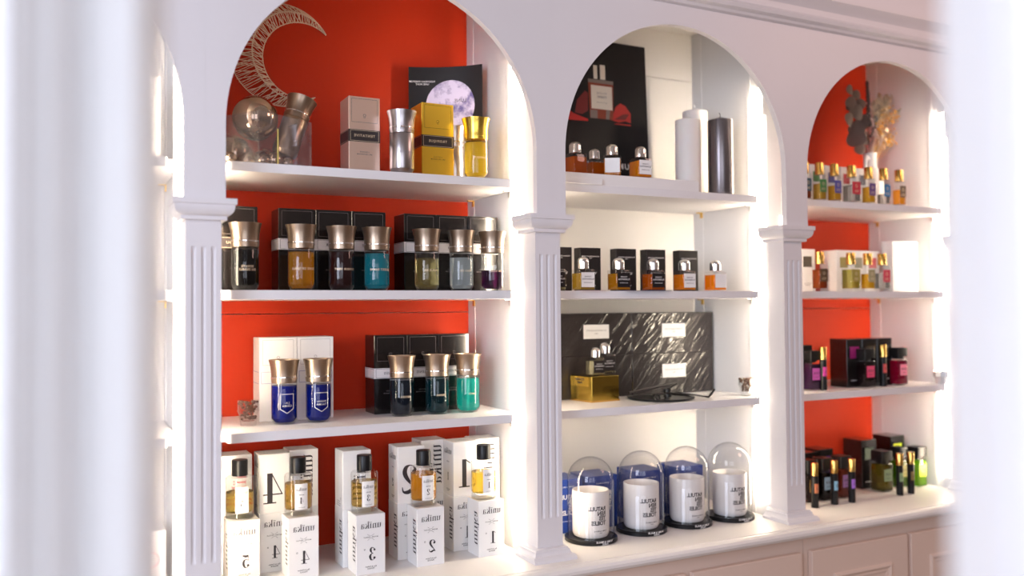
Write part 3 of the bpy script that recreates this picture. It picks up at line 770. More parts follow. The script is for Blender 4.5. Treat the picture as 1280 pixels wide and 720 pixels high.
def moon_card():
    A = Vector((.994, .418)); B = Vector((1.193, .285)); zt, zb = 1.507, Z1
    mid = (A+B)/2 + Vector((.028, .028)); n = 20; th = .0012
    def P(s): return (A*(1-s)**2 + mid*(2*s*(1-s)) + B*s*s)
    t = thing('moon_card', 'curved black card printed with a full moon', 'poster', (mid.x, mid.y, zb))
    o = Vector((mid.x, mid.y))
    def sheet(bm):
        lo = []
        for s in range(n+1):
            p = P(s/n) - o; q = P(min(1, s/n+.01)) - P(max(0, s/n-.01)); nn = Vector((-q.y, q.x)).normalized()*th
            lo.append([(p.x, p.y, 0), (p.x+nn.x, p.y+nn.y, 0), (p.x+nn.x, p.y+nn.y, zt-zb), (p.x, p.y, zt-zb)])
        addloft(bm, lo)
    mesh('card', sheet, M['blackm'], t)
    Lc = (B-A).length*1.03
    def cp(a, b, e=.0008):
        s = max(0, min(1, a/Lc)); p = P(s) - o; q = P(min(1, s+.01)) - P(max(0, s-.01)); nn = Vector((-q.y, q.x)).normalized()
        return (p.x - nn.x*e, p.y - nn.y*e, b)
    def disc(bm):
        cx, cz, r = Lc*.55, .27, .083; N = 14
        b = bmesh.new(); rings = [[b.verts.new(cp(cx, cz))]]
        for k in range(1, 7):
            rings.append([b.verts.new(cp(cx + r*k/6*math.cos(2*PI*i/40), cz + r*k/6*math.sin(2*PI*i/40))) for i in range(40)])
        for i in range(40): b.faces.new((rings[0][0], rings[1][i], rings[1][(i+1) % 40]))
        for Q, W in zip(rings[1:], rings[2:]):
            for i in range(40): b.faces.new((Q[i], W[i], W[(i+1) % 40], Q[(i+1) % 40]))
        merge(bm, b)
    mesh('moon_print', disc, M['moon'], t)
    def let(bm):
        put(bm, text_geo('NOUVEAU PARFUM\nUNE NUIT', spacing=1.1), lambda a, b: cp(Lc*.17 - a*.0085, .345 + b*.0085))
    mesh('lettering', let, M['whiteink'], t)
    mesh('lettering', lambda bm: put(bm, text_geo('LUNE', spacing=1.1), lambda a, b: cp(Lc*.68 - a*.016, .285 + b*.016, .0014)), M['blackink'], t)
moon_card()
# ================================================================== BAY 2
# --- square bottle with domed cap
def dome_bottle(u, y, z, label, liq, labm, inkm, rz=0, txt='FLORENTINA', scale=1, group=None, backlabel=False, level=.9, x=None):
    t = thing('square_bottle', label, 'perfume bottle', (atx(u, y, 300) if x is None else x, y, z), rz, group); t.scale = (scale,)*3
    w, H = .0565, .067
    def shell(bm): addprism(bm, rrect(w, w, .006), [(0, .97), (.002, 1), (H-.002, 1), (H, .97)]); addlathe(bm, [(.012, H), (.012, H+.005), (0, H+.005)], 20)
    mesh('glass_body', shell, M['glass'], t, key='db')
    def lqd(bm): addprism(bm, rrect(w-.0035, w-.0035, .0045), [(.005, 1), (.008 + (H-.014)*level, 1)])
    mesh('liquid', lqd, liq, t, key=('db', level))
    def cap(bm):
        pr = [(.0185, H+.003), (.0192, H+.004), (.0192, H+.026)] + [(.0192*math.cos(a), H+.026 + .0145*math.sin(a)) for a in (.25, .5, .75, 1.0, 1.25)] + [(0, H+.0405)]
        addlathe(bm, pr, 32)
    mesh('cap', cap, M['chrome'], t, key='db')
    if labm:
        s = 1 if backlabel else -1
        def lab(bm): addbox(bm, -w*.42, w*.42, s*(w/2+.0001), s*(w/2+.0008), .012, H-.009)
        l = mesh('label', lab, labm, t, key=('db', s))
        if not backlabel:
            def let(bm):
                put(bm, text_geo('SYLVAINE'), onfront(0, -w/2-.0012, .045, .0058)); put(bm, text_geo(txt), onfront(0, -w/2-.0012, .037, .0074))
                put(bm, text_geo('EAU DE PARFUM'), onfront(0, -w/2-.0012, .026, .0040))
            mesh('lettering', let, inkm, l)
    return t
OR = lq((.97, .50, .06), (.97, .36, .015), .55); ORD = lq((.85, .30, .04), (.75, .17, .01), .45); YL = lq((.95, .74, .22), (.85, .55, .06), .30); PALE = lq((.97, .93, .75), (.85, .75, .45), .18)
GD = 'square bottles with domed chrome caps'
RZ = Z1 + .036
def riser(bm):
    addbox(bm, 0, .56, 0, .13, 0, .036, .001); addbox(bm, .03, .17, -.014, 0, 0, .018, .001); addbox(bm, 0, .03, -.014, 0, 0, .030, .001)
t = tag(mesh('display_riser', riser, M['white'], loc=(1.335, .085, Z1)), 'low white riser carrying three orange bottles', 'riser')
dome_bottle(720, .142, RZ, 'dark amber square bottle with chrome cap at the near end of the riser', ORD, lm((.75, .22, .02)), M['blackink'], group=GD, backlabel=True, rz=.15)
dome_bottle(766, .130, RZ, 'square bottle with a white label facing out in the middle of the riser', OR, M['whitebox'], M['whitebox'], rz=-.55, group=GD)
dome_bottle(801.5, .125, RZ, 'bright orange square bottle at the far end of the riser', OR, M['whitebox'], M['blackink'], group=GD)
dome_bottle(744, .185, RZ, 'dark amber square bottle hidden between two on the riser', ORD, None, None, group=GD, scale=.92)
def poster():
    y0 = .425; w, h = .40, .590
    xr = at(809, 130, y0+.014).x
    t = thing('perfume_poster', 'tall black poster of a perfume bottle and red petals', 'poster', (xr - w/2, y0, Z1)); t.rotation_euler = (math.radians(-2.5), 0, 0)
    mesh('board', lambda bm: addbox(bm, -w/2, w/2, 0, .006, 0, h, .0006), M['blackm'], t)
    c = pm('print_cream', (.72, .66, .60), .4); rd = pm('print_red', (.50, .012, .012), .45); ora = pm('print_amber', (.22, .03, .012), .4); gl = pm('print_glass', (.20, .15, .14), .4); dk = pm('print_dark_red', (.16, .008, .01), .4)
    cx = .0; e = -.0008
    def poly(pts): return pts, [tuple(range(len(pts)))]
    zc = .385
    def bottle(bm): put(bm, poly([(-.052, -.085), (.048, -.085), (.052, .055), (-.056, .055)]), onfront(cx, e, zc, 1, 1))
    def glassp(bm):
        put(bm, poly([(-.056, .045), (.052, .045), (.052, .058), (-.056, .058)]), onfront(cx, e*1.4, zc, 1, 1))
        put(bm, poly([(-.050, -.085), (-.02, -.085), (-.02, -.055), (-.050, -.055)]), onfront(cx, e*1.4, zc, 1, 1)); put(bm, poly([(.015, -.085), (.03, -.085), (.035, -.05), (.018, -.05)]), onfront(cx, e*1.4, zc, 1, 1))
    mesh('bottle_print', bottle, ora, t); mesh('glass_print', glassp, gl, t)
    def lab(bm):
        put(bm, poly([(-.045, -.050), (.045, -.050), (.045, .036), (-.045, .036)]), onfront(cx, e*2, zc, 1, 1))
        put(bm, poly([(-.032, .060), (-.016, .060), (-.016, .110), (-.032, .110)]), onfront(cx, e*2, zc, 1, 1)); put(bm, poly([(-.004, .060), (.018, .060), (.018, .114), (-.004, .114)]), onfront(cx, e*2, zc, 1, 1))
    mesh('label_print', lab, c, t)
    for pts, m_, q in (([(.038, -.085), (.060, -.035), (.080, -.020), (.102, -.028), (.125, -.055), (.124, -.090), (.10, -.085), (.07, -.092)], rd, 1), ([(-.150, -.060), (-.12, -.075), (-.062, -.090), (-.060, -.098), (-.15, -.10)], rd, 1),
                       ([(.05, -.100), (.125, -.101), (.122, -.096), (.06, -.096)], rd, 1), ([(-.115, -.072), (-.105, -.025), (-.07, .012), (-.058, .005), (-.06, -.06), (-.085, -.075)], dk, 1), ([(.05, -.083), (.09, -.060), (.118, -.057), (.10, -.08)], dk, 1.6)):
        mesh('petal_print', lambda bm: put(bm, poly(pts), onfront(cx, e*q, zc, 1, 1)), m_, t)
    def let(bm):
        put(bm, text_geo('SYLVAINE'), onfront(cx, e*3, zc+.008, .010)); put(bm, text_geo('FEMME'), onfront(cx, e*3, zc-.006, .014)); put(bm, text_geo('EAU DE PARFUM'), onfront(cx, e*3, zc-.026, .006))
    mesh('lettering', let, M['greyink'], t)
    mesh('lettering', lambda bm: put(bm, text_geo('NUMA & MALIE', spacing=1.25), onfront(.015, e, .130, .030)), M['whiteink'], t)
poster()
def pillar_candle(u0, u1, vt, y, label, m):
    um = (u0+u1)/2; x = atx(um, y, 190); th = math.atan2(x, y - CAM.y)
    r = (atx(u1, y, 190) - atx(u0, y, 190))*math.cos(th)/2; h = at(um, vt, y).z - Z1
    t = thing('pillar_candle', label, 'candle', (x, y, Z1), 0, 'pillar candles on the top shelf')
    mesh('wax_body', lambda bm: addlathe(bm, [(0, 0), (r*.97, 0), (r, .003), (r, h-.018), (r*.985, h-.014), (r*.5, h-.008), (r*.2, h-.003), (0, h)], 48), m, t)
    mesh('wick', lambda bm: addtube(bm, [(0, 0, h-.002), (0, 0, h+.006), (-.002, 0, h+.011), (-.005, 0, h+.012)], .0013, 6), M['wick'] if m is M['candledark'] else m, t)
pillar_candle(844, 876, 146, .17, 'shorter ivory pillar candle in front', M['candlewhite'])
pillar_candle(853.5, 885, 135.5, .28, 'taller ivory pillar candle standing behind another', M['candlewhite'])
pillar_candle(884.5, 917, 146, .15, 'dark pewter pillar candle near the side panel', M['candledark'])
# --- middle shelf
GX = 'dark cartons behind the square bottles'
def sd_box(x0u, y, label, rz=0, w=.080, d=.038):
    x = at(x0u, 330, y).x
    t = thing('dark_box', label, 'perfume box', (x + w/2, y + d/2, Z2), rz, GX); h = .143
    mesh('carton', lambda bm: addbox(bm, -w/2, w/2, -d/2, d/2, 0, h, .001), M['blackm'], t, key=('sd', w, d))
    def let(bm):
        e = -d/2-.0008
        put(bm, text_geo('SYLVAINE DELACOURTE', spacing=1.05), onfront(.0, e, h*.80, .0058)); put(bm, text_geo('PARIS'), onfront(0, e, h*.76, .004))
        put(bm, text_geo('VANILLE'), onfront(.0, e, h*.42, .0120)); put(bm, text_geo('EAU DE PARFUM'), onfront(0, e, h*.14, .005))
    mesh('lettering', let, M['whiteink'], t, key=('sd', w, d))
sd_box(688, .2, 'dark carton half hidden by the pilaster beside the yellow bottle')
sd_box(725, .2, 'dark carton behind the square bottle of yellow perfume', rz=.0)
sd_box(770.5, .2, 'dark carton behind the first black labelled bottle')
sd_box(808, .2, 'dark carton behind the second black labelled bottle')
sd_box(849.5, .2, 'dark carton behind the white labelled bottle, last of the cartons')
GY = 'square bottles on the cream middle shelf'
dome_bottle(692, .125, Z2, 'pale square bottle with black label cut off by the pilaster', PALE, M['blackm'], M['whiteink'], group=GY)
dome_bottle(728.5, .13, Z2, 'square bottle of yellow perfume with cream label', YL, M['whitebox'], M['blackink'], group=GY)
dome_bottle(773, .13, Z2, 'square orange bottle with black label nearer the yellow one', lq((.95, .55, .08), (.9, .42, .02), .35), M['blackm'], M['whiteink'], group=GY)
dome_bottle(816, .13, Z2, 'square deep orange bottle with black label beside white labelled ones', ORD, M['blackm'], M['whiteink'], group=GY)
dome_bottle(855, .13, Z2, 'square orange bottle with white label before the last dark carton', OR, M['whitebox'], M['blackink'], group=GY)
dome_bottle(893.5, .13, Z2, 'square orange bottle standing alone near the side panel', OR, M['whitebox'], M['whitebox'], group=GY)
tag(mesh('paper_card', lambda bm: addbox(bm, -.045, .045, -.03, .03, 0, .0012), lm((.55, .42, .44)), loc=(1.468, .095, Z2)), 'small pink card under the yellow square bottle', 'card')
tag(mesh('paper_card', lambda bm: addbox(bm, -.085, .085, -.03, .03, 0, .0012), lm((.10, .12, .22)), loc=(1.675, .094, Z2)), 'dark blue card lying under the orange bottles', 'card')
# --- lowest shelf: wrapped cases
GW = 'shrink wrapped black cases'
def case(x0, x1, y, z, h, label, lab=True):
    w = x1-x0; d = .10
    t = thing('wrapped_case', label, 'gift box', ((x0+x1)/2, y + d/2, z), 0, GW)
    mesh('case', lambda bm: addbox(bm, -w/2, w/2, -d/2, d/2, 0, h, .0015), M['wrap'], t)
    if lab:
        l = mesh('label', lambda bm: addbox(bm, -.052, .052, -d/2-.0012, -d/2-.0006, h*.40, h*.73), M['whitebox'], t)
        def let(bm): put(bm, text_geo('SYLVAINE DELACOURTE'), onfront(0, -d/2-.0018, h*.59, .0075)); put(bm, text_geo('PARIS'), onfront(0, -d/2-.0018, h*.52, .0055))
        mesh('lettering', let, M['greyink'], l)
yc2 = .358
x0, x1, x2 = at(699, 440, yc2).x, at(790.3, 440, yc2).x, at(891.5, 440, yc2).x
hb = (at(840, 390.5, yc2).z - Z3)/2
case(x0, x1-.0015, yc2, Z3, hb, 'lower wrapped black case behind the gold box', lab=False)
case(x0, x1-.0015, yc2, Z3+hb, hb, 'upper wrapped black case above the gold box')
case(x1, x2, yc2, Z3, hb, 'lower wrapped black case behind the wick trimmer')
case(x1, x2, yc2, Z3+hb, hb, 'upper wrapped black case on the stack by the side panel')
def gold_box():
    A = on_z(740, 503.5, Z3); B = on_z(780, 500.5, Z3); d = Vector((B.x-A.x, B.y-A.y)); L = .117
    ang = math.radians(6); h = .085
    t = thing('gold_box', 'mirror gold box carrying two small bottles', 'gift box', (A.x, A.y, Z3), ang)
    mesh('box_body', lambda bm: addbox(bm, 0, L, 0, L, 0, h, .0015), M['goldmirror'], t)
    mesh('base_rim', lambda bm: addbox(bm, -.001, L+.001, -.001, L+.001, 0, .006), M['gold'], t)
    l = mesh('label', lambda bm: addbox(bm, -.0008, 0, .016, L-.002, h*.60, h*.97), M['goldy'], t)
    def let(bm): put(bm, text_geo('SYLVAINE\nPARIS'), onleft(-.0014, L*.55, h*.80, .011))
    mesh('lettering', let, M['bandblack'], l)
    c, s = math.cos(ang), math.sin(ang)
    def W(a, b): return A.x + a*c - b*s, A.y + a*s + b*c
    y = A.y + .046; dome_bottle(742.5, y, Z3+h, 'small pale square bottle with black label in front on the gold box', PALE, M['blackm'], M['whiteink'], group='small bottles on the gold box', scale=.88)
    y = A.y + .100; dome_bottle(754.5, y, Z3+h, 'pale square bottle with black label at the back of the gold box', PALE, M['blackm'], M['whiteink'], group='small bottles on the gold box', scale=1.0)
gold_box()
c = on_z(823, 494, Z3)
tag(mesh('round_tray', lambda bm: addlathe(bm, [(0, 0), (.105, 0), (.112, .003), (.114, .008), (.111, .0085), (.106, .004), (0, .004)], 48), M['blackmetal'], loc=(1.775+.05, .215, Z3)), 'flat round black tray on the shelf before the wrapped cases', 'tray')
def snuffer():
    t = thing('candle_snuffer', 'black candle snuffer with long rod lying across the tray', 'candle snuffer', (1.866, .232, Z3+.004))
    mesh('bell', lambda bm: addlathe(bm, [(0, .028), (.010, .028), (.013, .026), (.014, 0), (.0125, 0), (.0115, .024), (0, .025)], 24), M['blackmetal'], t)
    a = at(786, 491, .20) - t.location; b = at(845, 478.5, .232) - t.location
    mesh('rod', lambda bm: addtube(bm, [a, a.lerp(b, .5), b, b + Vector((.004, 0, -.004)), Vector((0, 0, .028))], .0038, 8), M['blackmetal'], t)
snuffer()
def trimmer():
    o = Vector((1.80, .135, Z3+.006))
    t = thing('wick_trimmer', 'black scissor wick trimmer lying on the shelf edge', 'wick trimmer', o)
    P = lambda u, v, y: at(u, v, y) - o
    def loop(cu, cv, ru, rv, y): return [P(cu + ru*math.cos(2*PI*i/16), cv + rv*math.sin(2*PI*i/16), y) for i in range(16)]
    mesh('finger_loop', lambda bm: addtube(bm, loop(826, 496, 6.5, 4.2, .118), .0032, 8, closed=True), M['blackmetal'], t)
    mesh('finger_loop', lambda bm: addtube(bm, loop(820.5, 497, 4.5, 3.6, .15), .0032, 8, closed=True), M['blackmetal'], t)
    mesh('arm', lambda bm: addtube(bm, [P(831, 491, .118), P(846, 491.3, .125), P(866, 493.2, .135), P(882, 495.5, .14)], .0022, 8), M['blackmetal'], t)
    mesh('arm', lambda bm: addtube(bm, [P(823, 493.5, .15), P(832, 491.5, .148), P(860, 493, .145), P(882, 496, .142)], .0022, 8), M['blackmetal'], t)
    mesh('blade', lambda bm: addtube(bm, [P(876, 495, .14), P(886, 496, .14), P(889, 492.5, .14), P(893, 486.5, .14)], .0040, 8, taper=[.7, 1, 1.1, .9]), M['blackmetal'], t)
trimmer()
tumbler(933.5, .155, Z3, 'small glass of coffee beans near the side panel of the cream bay', h=.062)
# --- candles under glass domes
GC = 'candles under glass domes'
ords = ['nearest the pilaster', 'second from the near pilaster', 'third from the near pilaster', 'fourth and farthest along the counter']
for i, (u, v) in enumerate([(743, 676), (806.5, 664.7), (863.8, 656), (917.5, 648.3)]):
    p = on_z(u, v, 0); x, y = p.x, p.y + .02
    t = thing('dome_base', 'round black dome base with white lettering, ' + ords[i], 'candle base', (x, y, 0), 0, GC + ', bases')
    mesh('disc', lambda bm: addlathe(bm, [(0, 0), (.080, 0), (.083, .002), (.083, .012), (.081, .014), (.076, .014), (.075, .012), (0, .012)], 64), M['blackplastic'], t, key='dome')
    mesh('lettering', lambda bm: put(bm, text_geo('NUMA & MALIE\nPARIS', lead=.8), oncyl(.0834, .0075, .0088)), M['whiteink'], t, key='dome')
    c = thing('candle', 'white ceramic cup candle with black block lettering, ' + ords[i], 'candle', (x, y, .0122), 0, GC + ', cups')
    r, h = .058, .145
    def cup(bm): addlathe(bm, [(0, 0), (r*.78, 0), (r*.92, .004), (r*.99, .013), (r, .022), (r, h-.002), (r*.985, h), (r*.93, h), (r*.915, h-.003), (r*.915, h-.030), (0, h-.030)], 56)
    mesh('cup', cup, M['ceramic'], c, key='cup')
    mesh('wax', lambda bm: addlathe(bm, [(0, h-.031), (r*.91, h-.031), (r*.91, h-.024), (0, h-.026)], 40), M['wax'], c, key='cup')
    mesh('wick', lambda bm: addtube(bm, [(0, 0, h-.027), (.001, 0, h-.010)], .001, 6), M['wax'], c, key='cup')
    def let(bm):
        put(bm, text_geo('RATULL\nREN\nTES\nTOILES', 'LEFT', .92, .84, .035), oncyl(r+.0004, .072, .0175, ang=-PI/2+.34))
        put(bm, text_geo('NUMA & MALIE', spacing=1.1), oncyl(r+.0004, .026, .0062)); put(bm, text_geo('PARIS'), oncyl(r+.0004, .020, .004))
    mesh('lettering', let, M['blackink'], c, key='cup')
    R = .0735; H = .247
    def dome(bm):
        th = .0013
        o = [(R*1.02, 0), (R*1.02, .003), (R, .006), (R, H-R)] + [(R*math.cos(a), H-R + R*math.sin(a)) for a in [PI/2*q/12 for q in range(1, 12)]] + [(0, H)]
        q = R - th
        n_ = [(0, H-th)] + [(q*math.cos(a), H-R + q*math.sin(a)) for a in [PI/2*k/12 for k in range(11, 0, -1)]] + [(q, H-R), (q, .0)]
        addlathe(bm, o + n_ , 56, closed=True)
    tag(mesh('glass_dome', dome, M['dome'], key='dome', loc=(x, y, .0125)), 'clear glass dome over the candle ' + ords[i], 'glass dome', GC + ', domes')
for i, (u, lab) in enumerate([(690, 'blue carton half hidden by the pilaster'), (735, 'blue carton behind the first glass dome'), (795, 'blue carton behind the second glass dome'), (846.5, 'blue carton behind the third glass dome')]):
    y = .232; w = .115; x = at(u, 630, y).x
    t = thing('blue_box', lab, 'candle box', (x + w/2, y + w/2, 0), 0, 'blue candle cartons'); h = .172
    mesh('carton', lambda bm: addbox(bm, -w/2, w/2, -w/2, w/2, 0, h, .0015), M['bluebox'], t, key='bb')
    def let(bm):
        e = -w/2-.0008
        put(bm, text_geo('RATULL\nREN\nTES\nTOILES', 'LEFT', .92, .84, .035), onfront(.034, e, h*.52, .020)); put(bm, text_geo('NUMA & MALIE', spacing=1.1), onfront(0, e, h*.86, .0070)); put(bm, text_geo('BOUGIE PARFUMEE'), onfront(0, e, h*.22, .0062))
        put(bm, text_geo('NUMA & MALIE'), lambda a, b: (-w/2-.0008, .005 - b*.012, h*.5 + a*.012))
    mesh('lettering', let, M['whiteink'], t, key='bb')
# ================================================================== BAY 3
def gold_bottle(u, y, z, label, liq, labcol, w=.036, level=.7, group=None, h=.102, cap='gold'):
    x = atx(u, y, 330)
    t = thing('gold_cap_bottle', label, 'perfume bottle', (x, y, z), 0, group)
    mesh('glass_body', lambda bm: addprism(bm, rrect(w, w, .004), [(0, .97), (.002, 1), (h-.002, 1), (h, .96)]), M['glass'], t, key=('gb', w, h))
    mesh('liquid', lambda bm: addprism(bm, rrect(w-.0025, w-.0025, .003), [(.012, 1), (.014 + (h-.02)*level, 1)]), liq, t, key=('gb', w, level, h))
    r = min(.0165, w*.44)
    mesh('cap', lambda bm: addlathe(bm, [(r*.9, h), (r, h+.001), (r, h+.043), (r*.93, h+.045), (0, h+.045)], 28), M[cap], t, key=('gb', w, h))
    if labcol:
        l = mesh('label', lambda bm: addbox(bm, -w*.46, w*.46, -w/2-.0008, -w/2, h*.36, h*.82), lm(labcol), t, key=('gb', w, h))
        def let(bm): put(bm, text_geo('EXTRAIT\nPARFUM'), onfront(0, -w/2-.0012, h*.47, .0050)); put(bm, ringgeo(.006, .0016), onfront(0, -w/2-.0012, h*.66, 1))
        mesh('lettering', let, M['goldink'], l, key=('gb', w, h))
    return t
GG = 'gold capped bottles on the far top shelf'
YG = lq((.97, .78, .22), (.92, .62, .06), .30); YO = lq((.98, .70, .10), (.95, .55, .02), .38); CL = lq((.96, .97, .95), (.75, .75, .70), .2); RB = lq((.60, .16, .03), (.42, .08, .01), .4); GN = lq((.85, .80, .25), (.70, .62, .08), .3); OG = lq((.97, .60, .08), (.95, .42, .01), .4)
row3 = [(1007, RB, (.02, .07, .10), .036, .6, 'amber gold capped bottle with dark label, cut off by the pilaster'), (1026, YG, (.03, .20, .04), .036, .66, 'gold capped bottle with green label'), (1044.5, YO, (.06, .06, .30), .036, .62, 'gold capped bottle with royal blue label'),
        (1066, CL, (.50, .005, .03), .047, .7, 'wider clear gold capped bottle with crimson label'), (1087.5, YO, (.10, .04, .20), .036, .68, 'gold capped bottle of yellow perfume with purple label'), (1106, CL, (.0, .15, .38), .036, .4, 'clear gold capped bottle with bright blue label'), (1125.5, OG, (.10, .05, .02), .036, .66, 'gold capped bottle of orange perfume with brown label, last in its row')]
for u, l, c, w, lev, lab in row3: gold_bottle(u, .14, Z1, lab, l, c, w, lev, GG)
GWB = 'white cartons behind gold capped bottles'
def wbox(x, y, z, w, d, h, label, labcol=None, group=GWB, sidelet=True):
    t = thing('white_box', label, 'perfume box', (x, y + d/2, z), 0, group)
    mesh('carton', lambda bm: addbox(bm, -w/2, w/2, -d/2, d/2, 0, h, .001), M['whitebox'], t, key=('wb', w, d, h))
    if labcol:
        mesh('label', lambda bm: addbox(bm, -w*.27, w*.27, -d/2-.0008, -d/2, h*.58, h*.83), lm(labcol), t, key=('wb', w, d, h))
        def let(bm):
            put(bm, text_geo('EXTRAIT DE\nPARFUM'), onfront(0, -d/2-.0010, h*.18, .0065)); put(bm, text_geo('PARFUM'), lambda a, b: (-w/2-.0008, -b*.012, h*.4 + a*.012))
        mesh('lettering', let, M['greyink'], t, key=('wb', w, d, h))
for u, c, lab in ((1012, (.03, .20, .04), 'white carton with green label square behind the first gold caps'), (1031, (.06, .06, .30), 'white carton with blue label square on the far top shelf'), (1050, (.50, .005, .03), 'white carton with red label square on the far top shelf'), (1070, (.05, .06, .12), 'white carton with dark label square beside the vase')):
    wbox(atx(u, .21, 220) + .035, .21, Z1, .062, .06, .155, lab, c, 'white cartons on the far top shelf')
# vase with dried flowers
vp = at(1088, 230, .30); VH = at(1088, 192, .30).z - Z1; VK = VH/.180
def vase():
    t = thing('ceramic_vase', 'cream ceramic vase with a loop handle behind the gold capped bottles', 'vase', (vp.x, .30, Z1))
    pr = [(0, 0), (.036, 0), (.045, .01), (.053, .045), (.053, .085), (.046, .115), (.030, .130), (.026, .140), (.0265, .176), (.028, .180), (.024, .180), (.0225, .174), (.022, .14), (.03, .12), (0, .03)]
    mesh('body', lambda bm: addlathe(bm, [(r, z*VK) for r, z in pr], 40), M['ceramic'], t)
    mesh('handle', lambda bm: addtube(bm, [(x, y, z*VK) for x, y, z in [(-.022, -.01, .160), (-.040, -.018, .166), (-.055, -.025, .150), (-.056, -.026, .128), (-.044, -.02, .108)]], .0075, 10), M['ceramic'], t)
vase()
def bouquet():
    o = Vector((vp.x, .30, Z1 + VH - .06))
    t = thing('dried_bouquet', 'dried flowers with eucalyptus leaves standing in the cream vase', 'dried flowers', o)
    Pp = lambda u, v, y=.30: at(u, v, y) - o
    euc = pm('dried_eucalyptus', (.21, .15, .13), .6, noise=.25, nscale=25); dark = pm('dark_seed_head', (.055, .04, .038), .8); crm = pm('cream_petal', (.72, .60, .46), .7, noise=.2, nscale=40); yel = pm('yellow_sprig', (.62, .34, .06), .7, noise=.2, nscale=60); tan = pm('dry_stem', (.42, .28, .16), .7); mv = pm('mauve_petal', (.48, .34, .34), .7); drk2 = pm('grey_green_leaf', (.13, .14, .13), .7)
    root = Vector((0, 0, .0))
    def leaf(bm, c, rx, rz_, tilt, turn, curl=.25):
        b = bmesh.new(); N = 16; ctr = b.verts.new((0, -.003, 0)); ring = []
        for i in range(N):
            a = 2*PI*i/N; x, z = rx*math.cos(a)*(1 - .18*math.sin(a)), rz_*math.sin(a)
            ring.append(b.verts.new((x, curl*(x*x)/rx*.8, z)))
        for i in range(N): b.faces.new((ctr, ring[i], ring[(i+1) % N]))
        ex = bmesh.ops.solidify(b, geom=list(b.faces), thickness=.0012)
        merge(bm, b, Matrix.Translation(c) @ Matrix.Rotation(turn, 4, 'Z') @ Matrix.Rotation(tilt, 4, 'Y'))
    rnd = random.Random(11)
    stem_e = [root, Pp(1082, 180), Pp(1075, 150), Pp(1068, 120), Pp(1064, 108)]
    def eb(bm):
        addtube(bm, stem_e, .0018, 6)
        for u, v, r in ((1063, 112, 9), (1071, 118, 8), (1065, 128, 11), (1075, 130, 10), (1072, 140, 14), (1063, 150, 13), (1080, 152, 13), (1071, 160, 13), (1070, 172, 15), (1082, 172, 13), (1076, 186, 10), (1064, 133, 8)):
            k = .0031*.80
            leaf(bm, Pp(u, v, .30 + rnd.uniform(-.03, .02)), r*k*1.05, r*k*.95, rnd.uniform(-.6, .6), rnd.uniform(-.9, .3))
    mesh('eucalyptus_branch', eb, euc, t)
    def spike(pts, m, nb, rr, nm):
        def f(bm):
            addtube(bm, pts, .0016, 5)
            for i in range(nb):
                s = .35 + .65*i/nb; q = s*(len(pts)-1); j = min(len(pts)-2, int(q)); c = pts[j].lerp(pts[j+1], q-j)
                a = rnd.random()*6.28; rad = .010*(1.15-s)
                addball(bm, c + Vector((rad*math.cos(a), rad*math.sin(a), rnd.uniform(-.003, .006))), rr*rnd.uniform(.7, 1.2), 6, 4, (1, 1, 1.6))
        mesh(nm, f, m, t)
    spike([root, Pp(1086, 170), Pp(1085, 140), Pp(1085, 120), Pp(1084, 104)], dark, 90, .0048, 'dark_spike')
    spike([root, Pp(1089, 180), Pp(1093, 158), Pp(1096, 142), Pp(1098, 124)], drk2, 40, .0046, 'dark_spike')
    spike([root, Pp(1098, 180), Pp(1112, 150), Pp(1120, 140), Pp(1126, 137)], drk2, 16, .0030, 'dark_spike')
    def blooms(bm):
        for u, v, r in ((1102, 125, 7), (1097, 132, 6), (1107, 131, 6), (1094, 138, 5.5), (1109, 124, 5), (1099, 145, 6), (1106, 142, 5)):
            c = Pp(u, v, .295)
            addtube(bm, [root, c*.6 + Vector((0, 0, .02)), c], .0010, 4)
            for i in range(13):
                a = rnd.random()*6.28; q = r*.0034
                leaf(bm, c + Vector((q*math.cos(a)*.7, rnd.uniform(-.012, .012), q*math.sin(a)*.7)), q*.62, q*.5, rnd.random()*3, rnd.random()*3, .5)
        for u, v in ((1108, 176), (1104, 170), (1110, 163), (1094, 175), (1106, 185), (1114, 127), (1115, 122)):
            c = Pp(u, v, .28); leaf(bm, c, .015, .011, rnd.random()*3, rnd.random(), .5); addtube(bm, [root, c*.5, c], .0009, 4)
    mesh('cream_bloom', blooms, crm, t)
    def mauve(bm):
        for u, v in ((1094, 162), (1097, 168), (1101, 175), (1092, 155)):
            c = Pp(u, v, .285); leaf(bm, c, .027, .018, rnd.random()*2, rnd.random(), .4); addtube(bm, [root, c*.5, c], .0010, 4)
    mesh('mauve_bloom', mauve, mv, t)
    def sprigs(bm):
        for k in range(26):
            e = Pp(rnd.uniform(1098, 1122), rnd.uniform(136, 185), rnd.uniform(.26, .33)); addtube(bm, [root, e*.55 + Vector((.004, 0, 0)), e], .0008, 4)
            for q in range(9):
                addball(bm, e + Vector((rnd.uniform(-.016, .016), rnd.uniform(-.016, .016), rnd.uniform(-.018, .018))), rnd.uniform(.002, .0042), 6, 4)
    mesh('yellow_sprig', sprigs, yel, t)
bouquet()
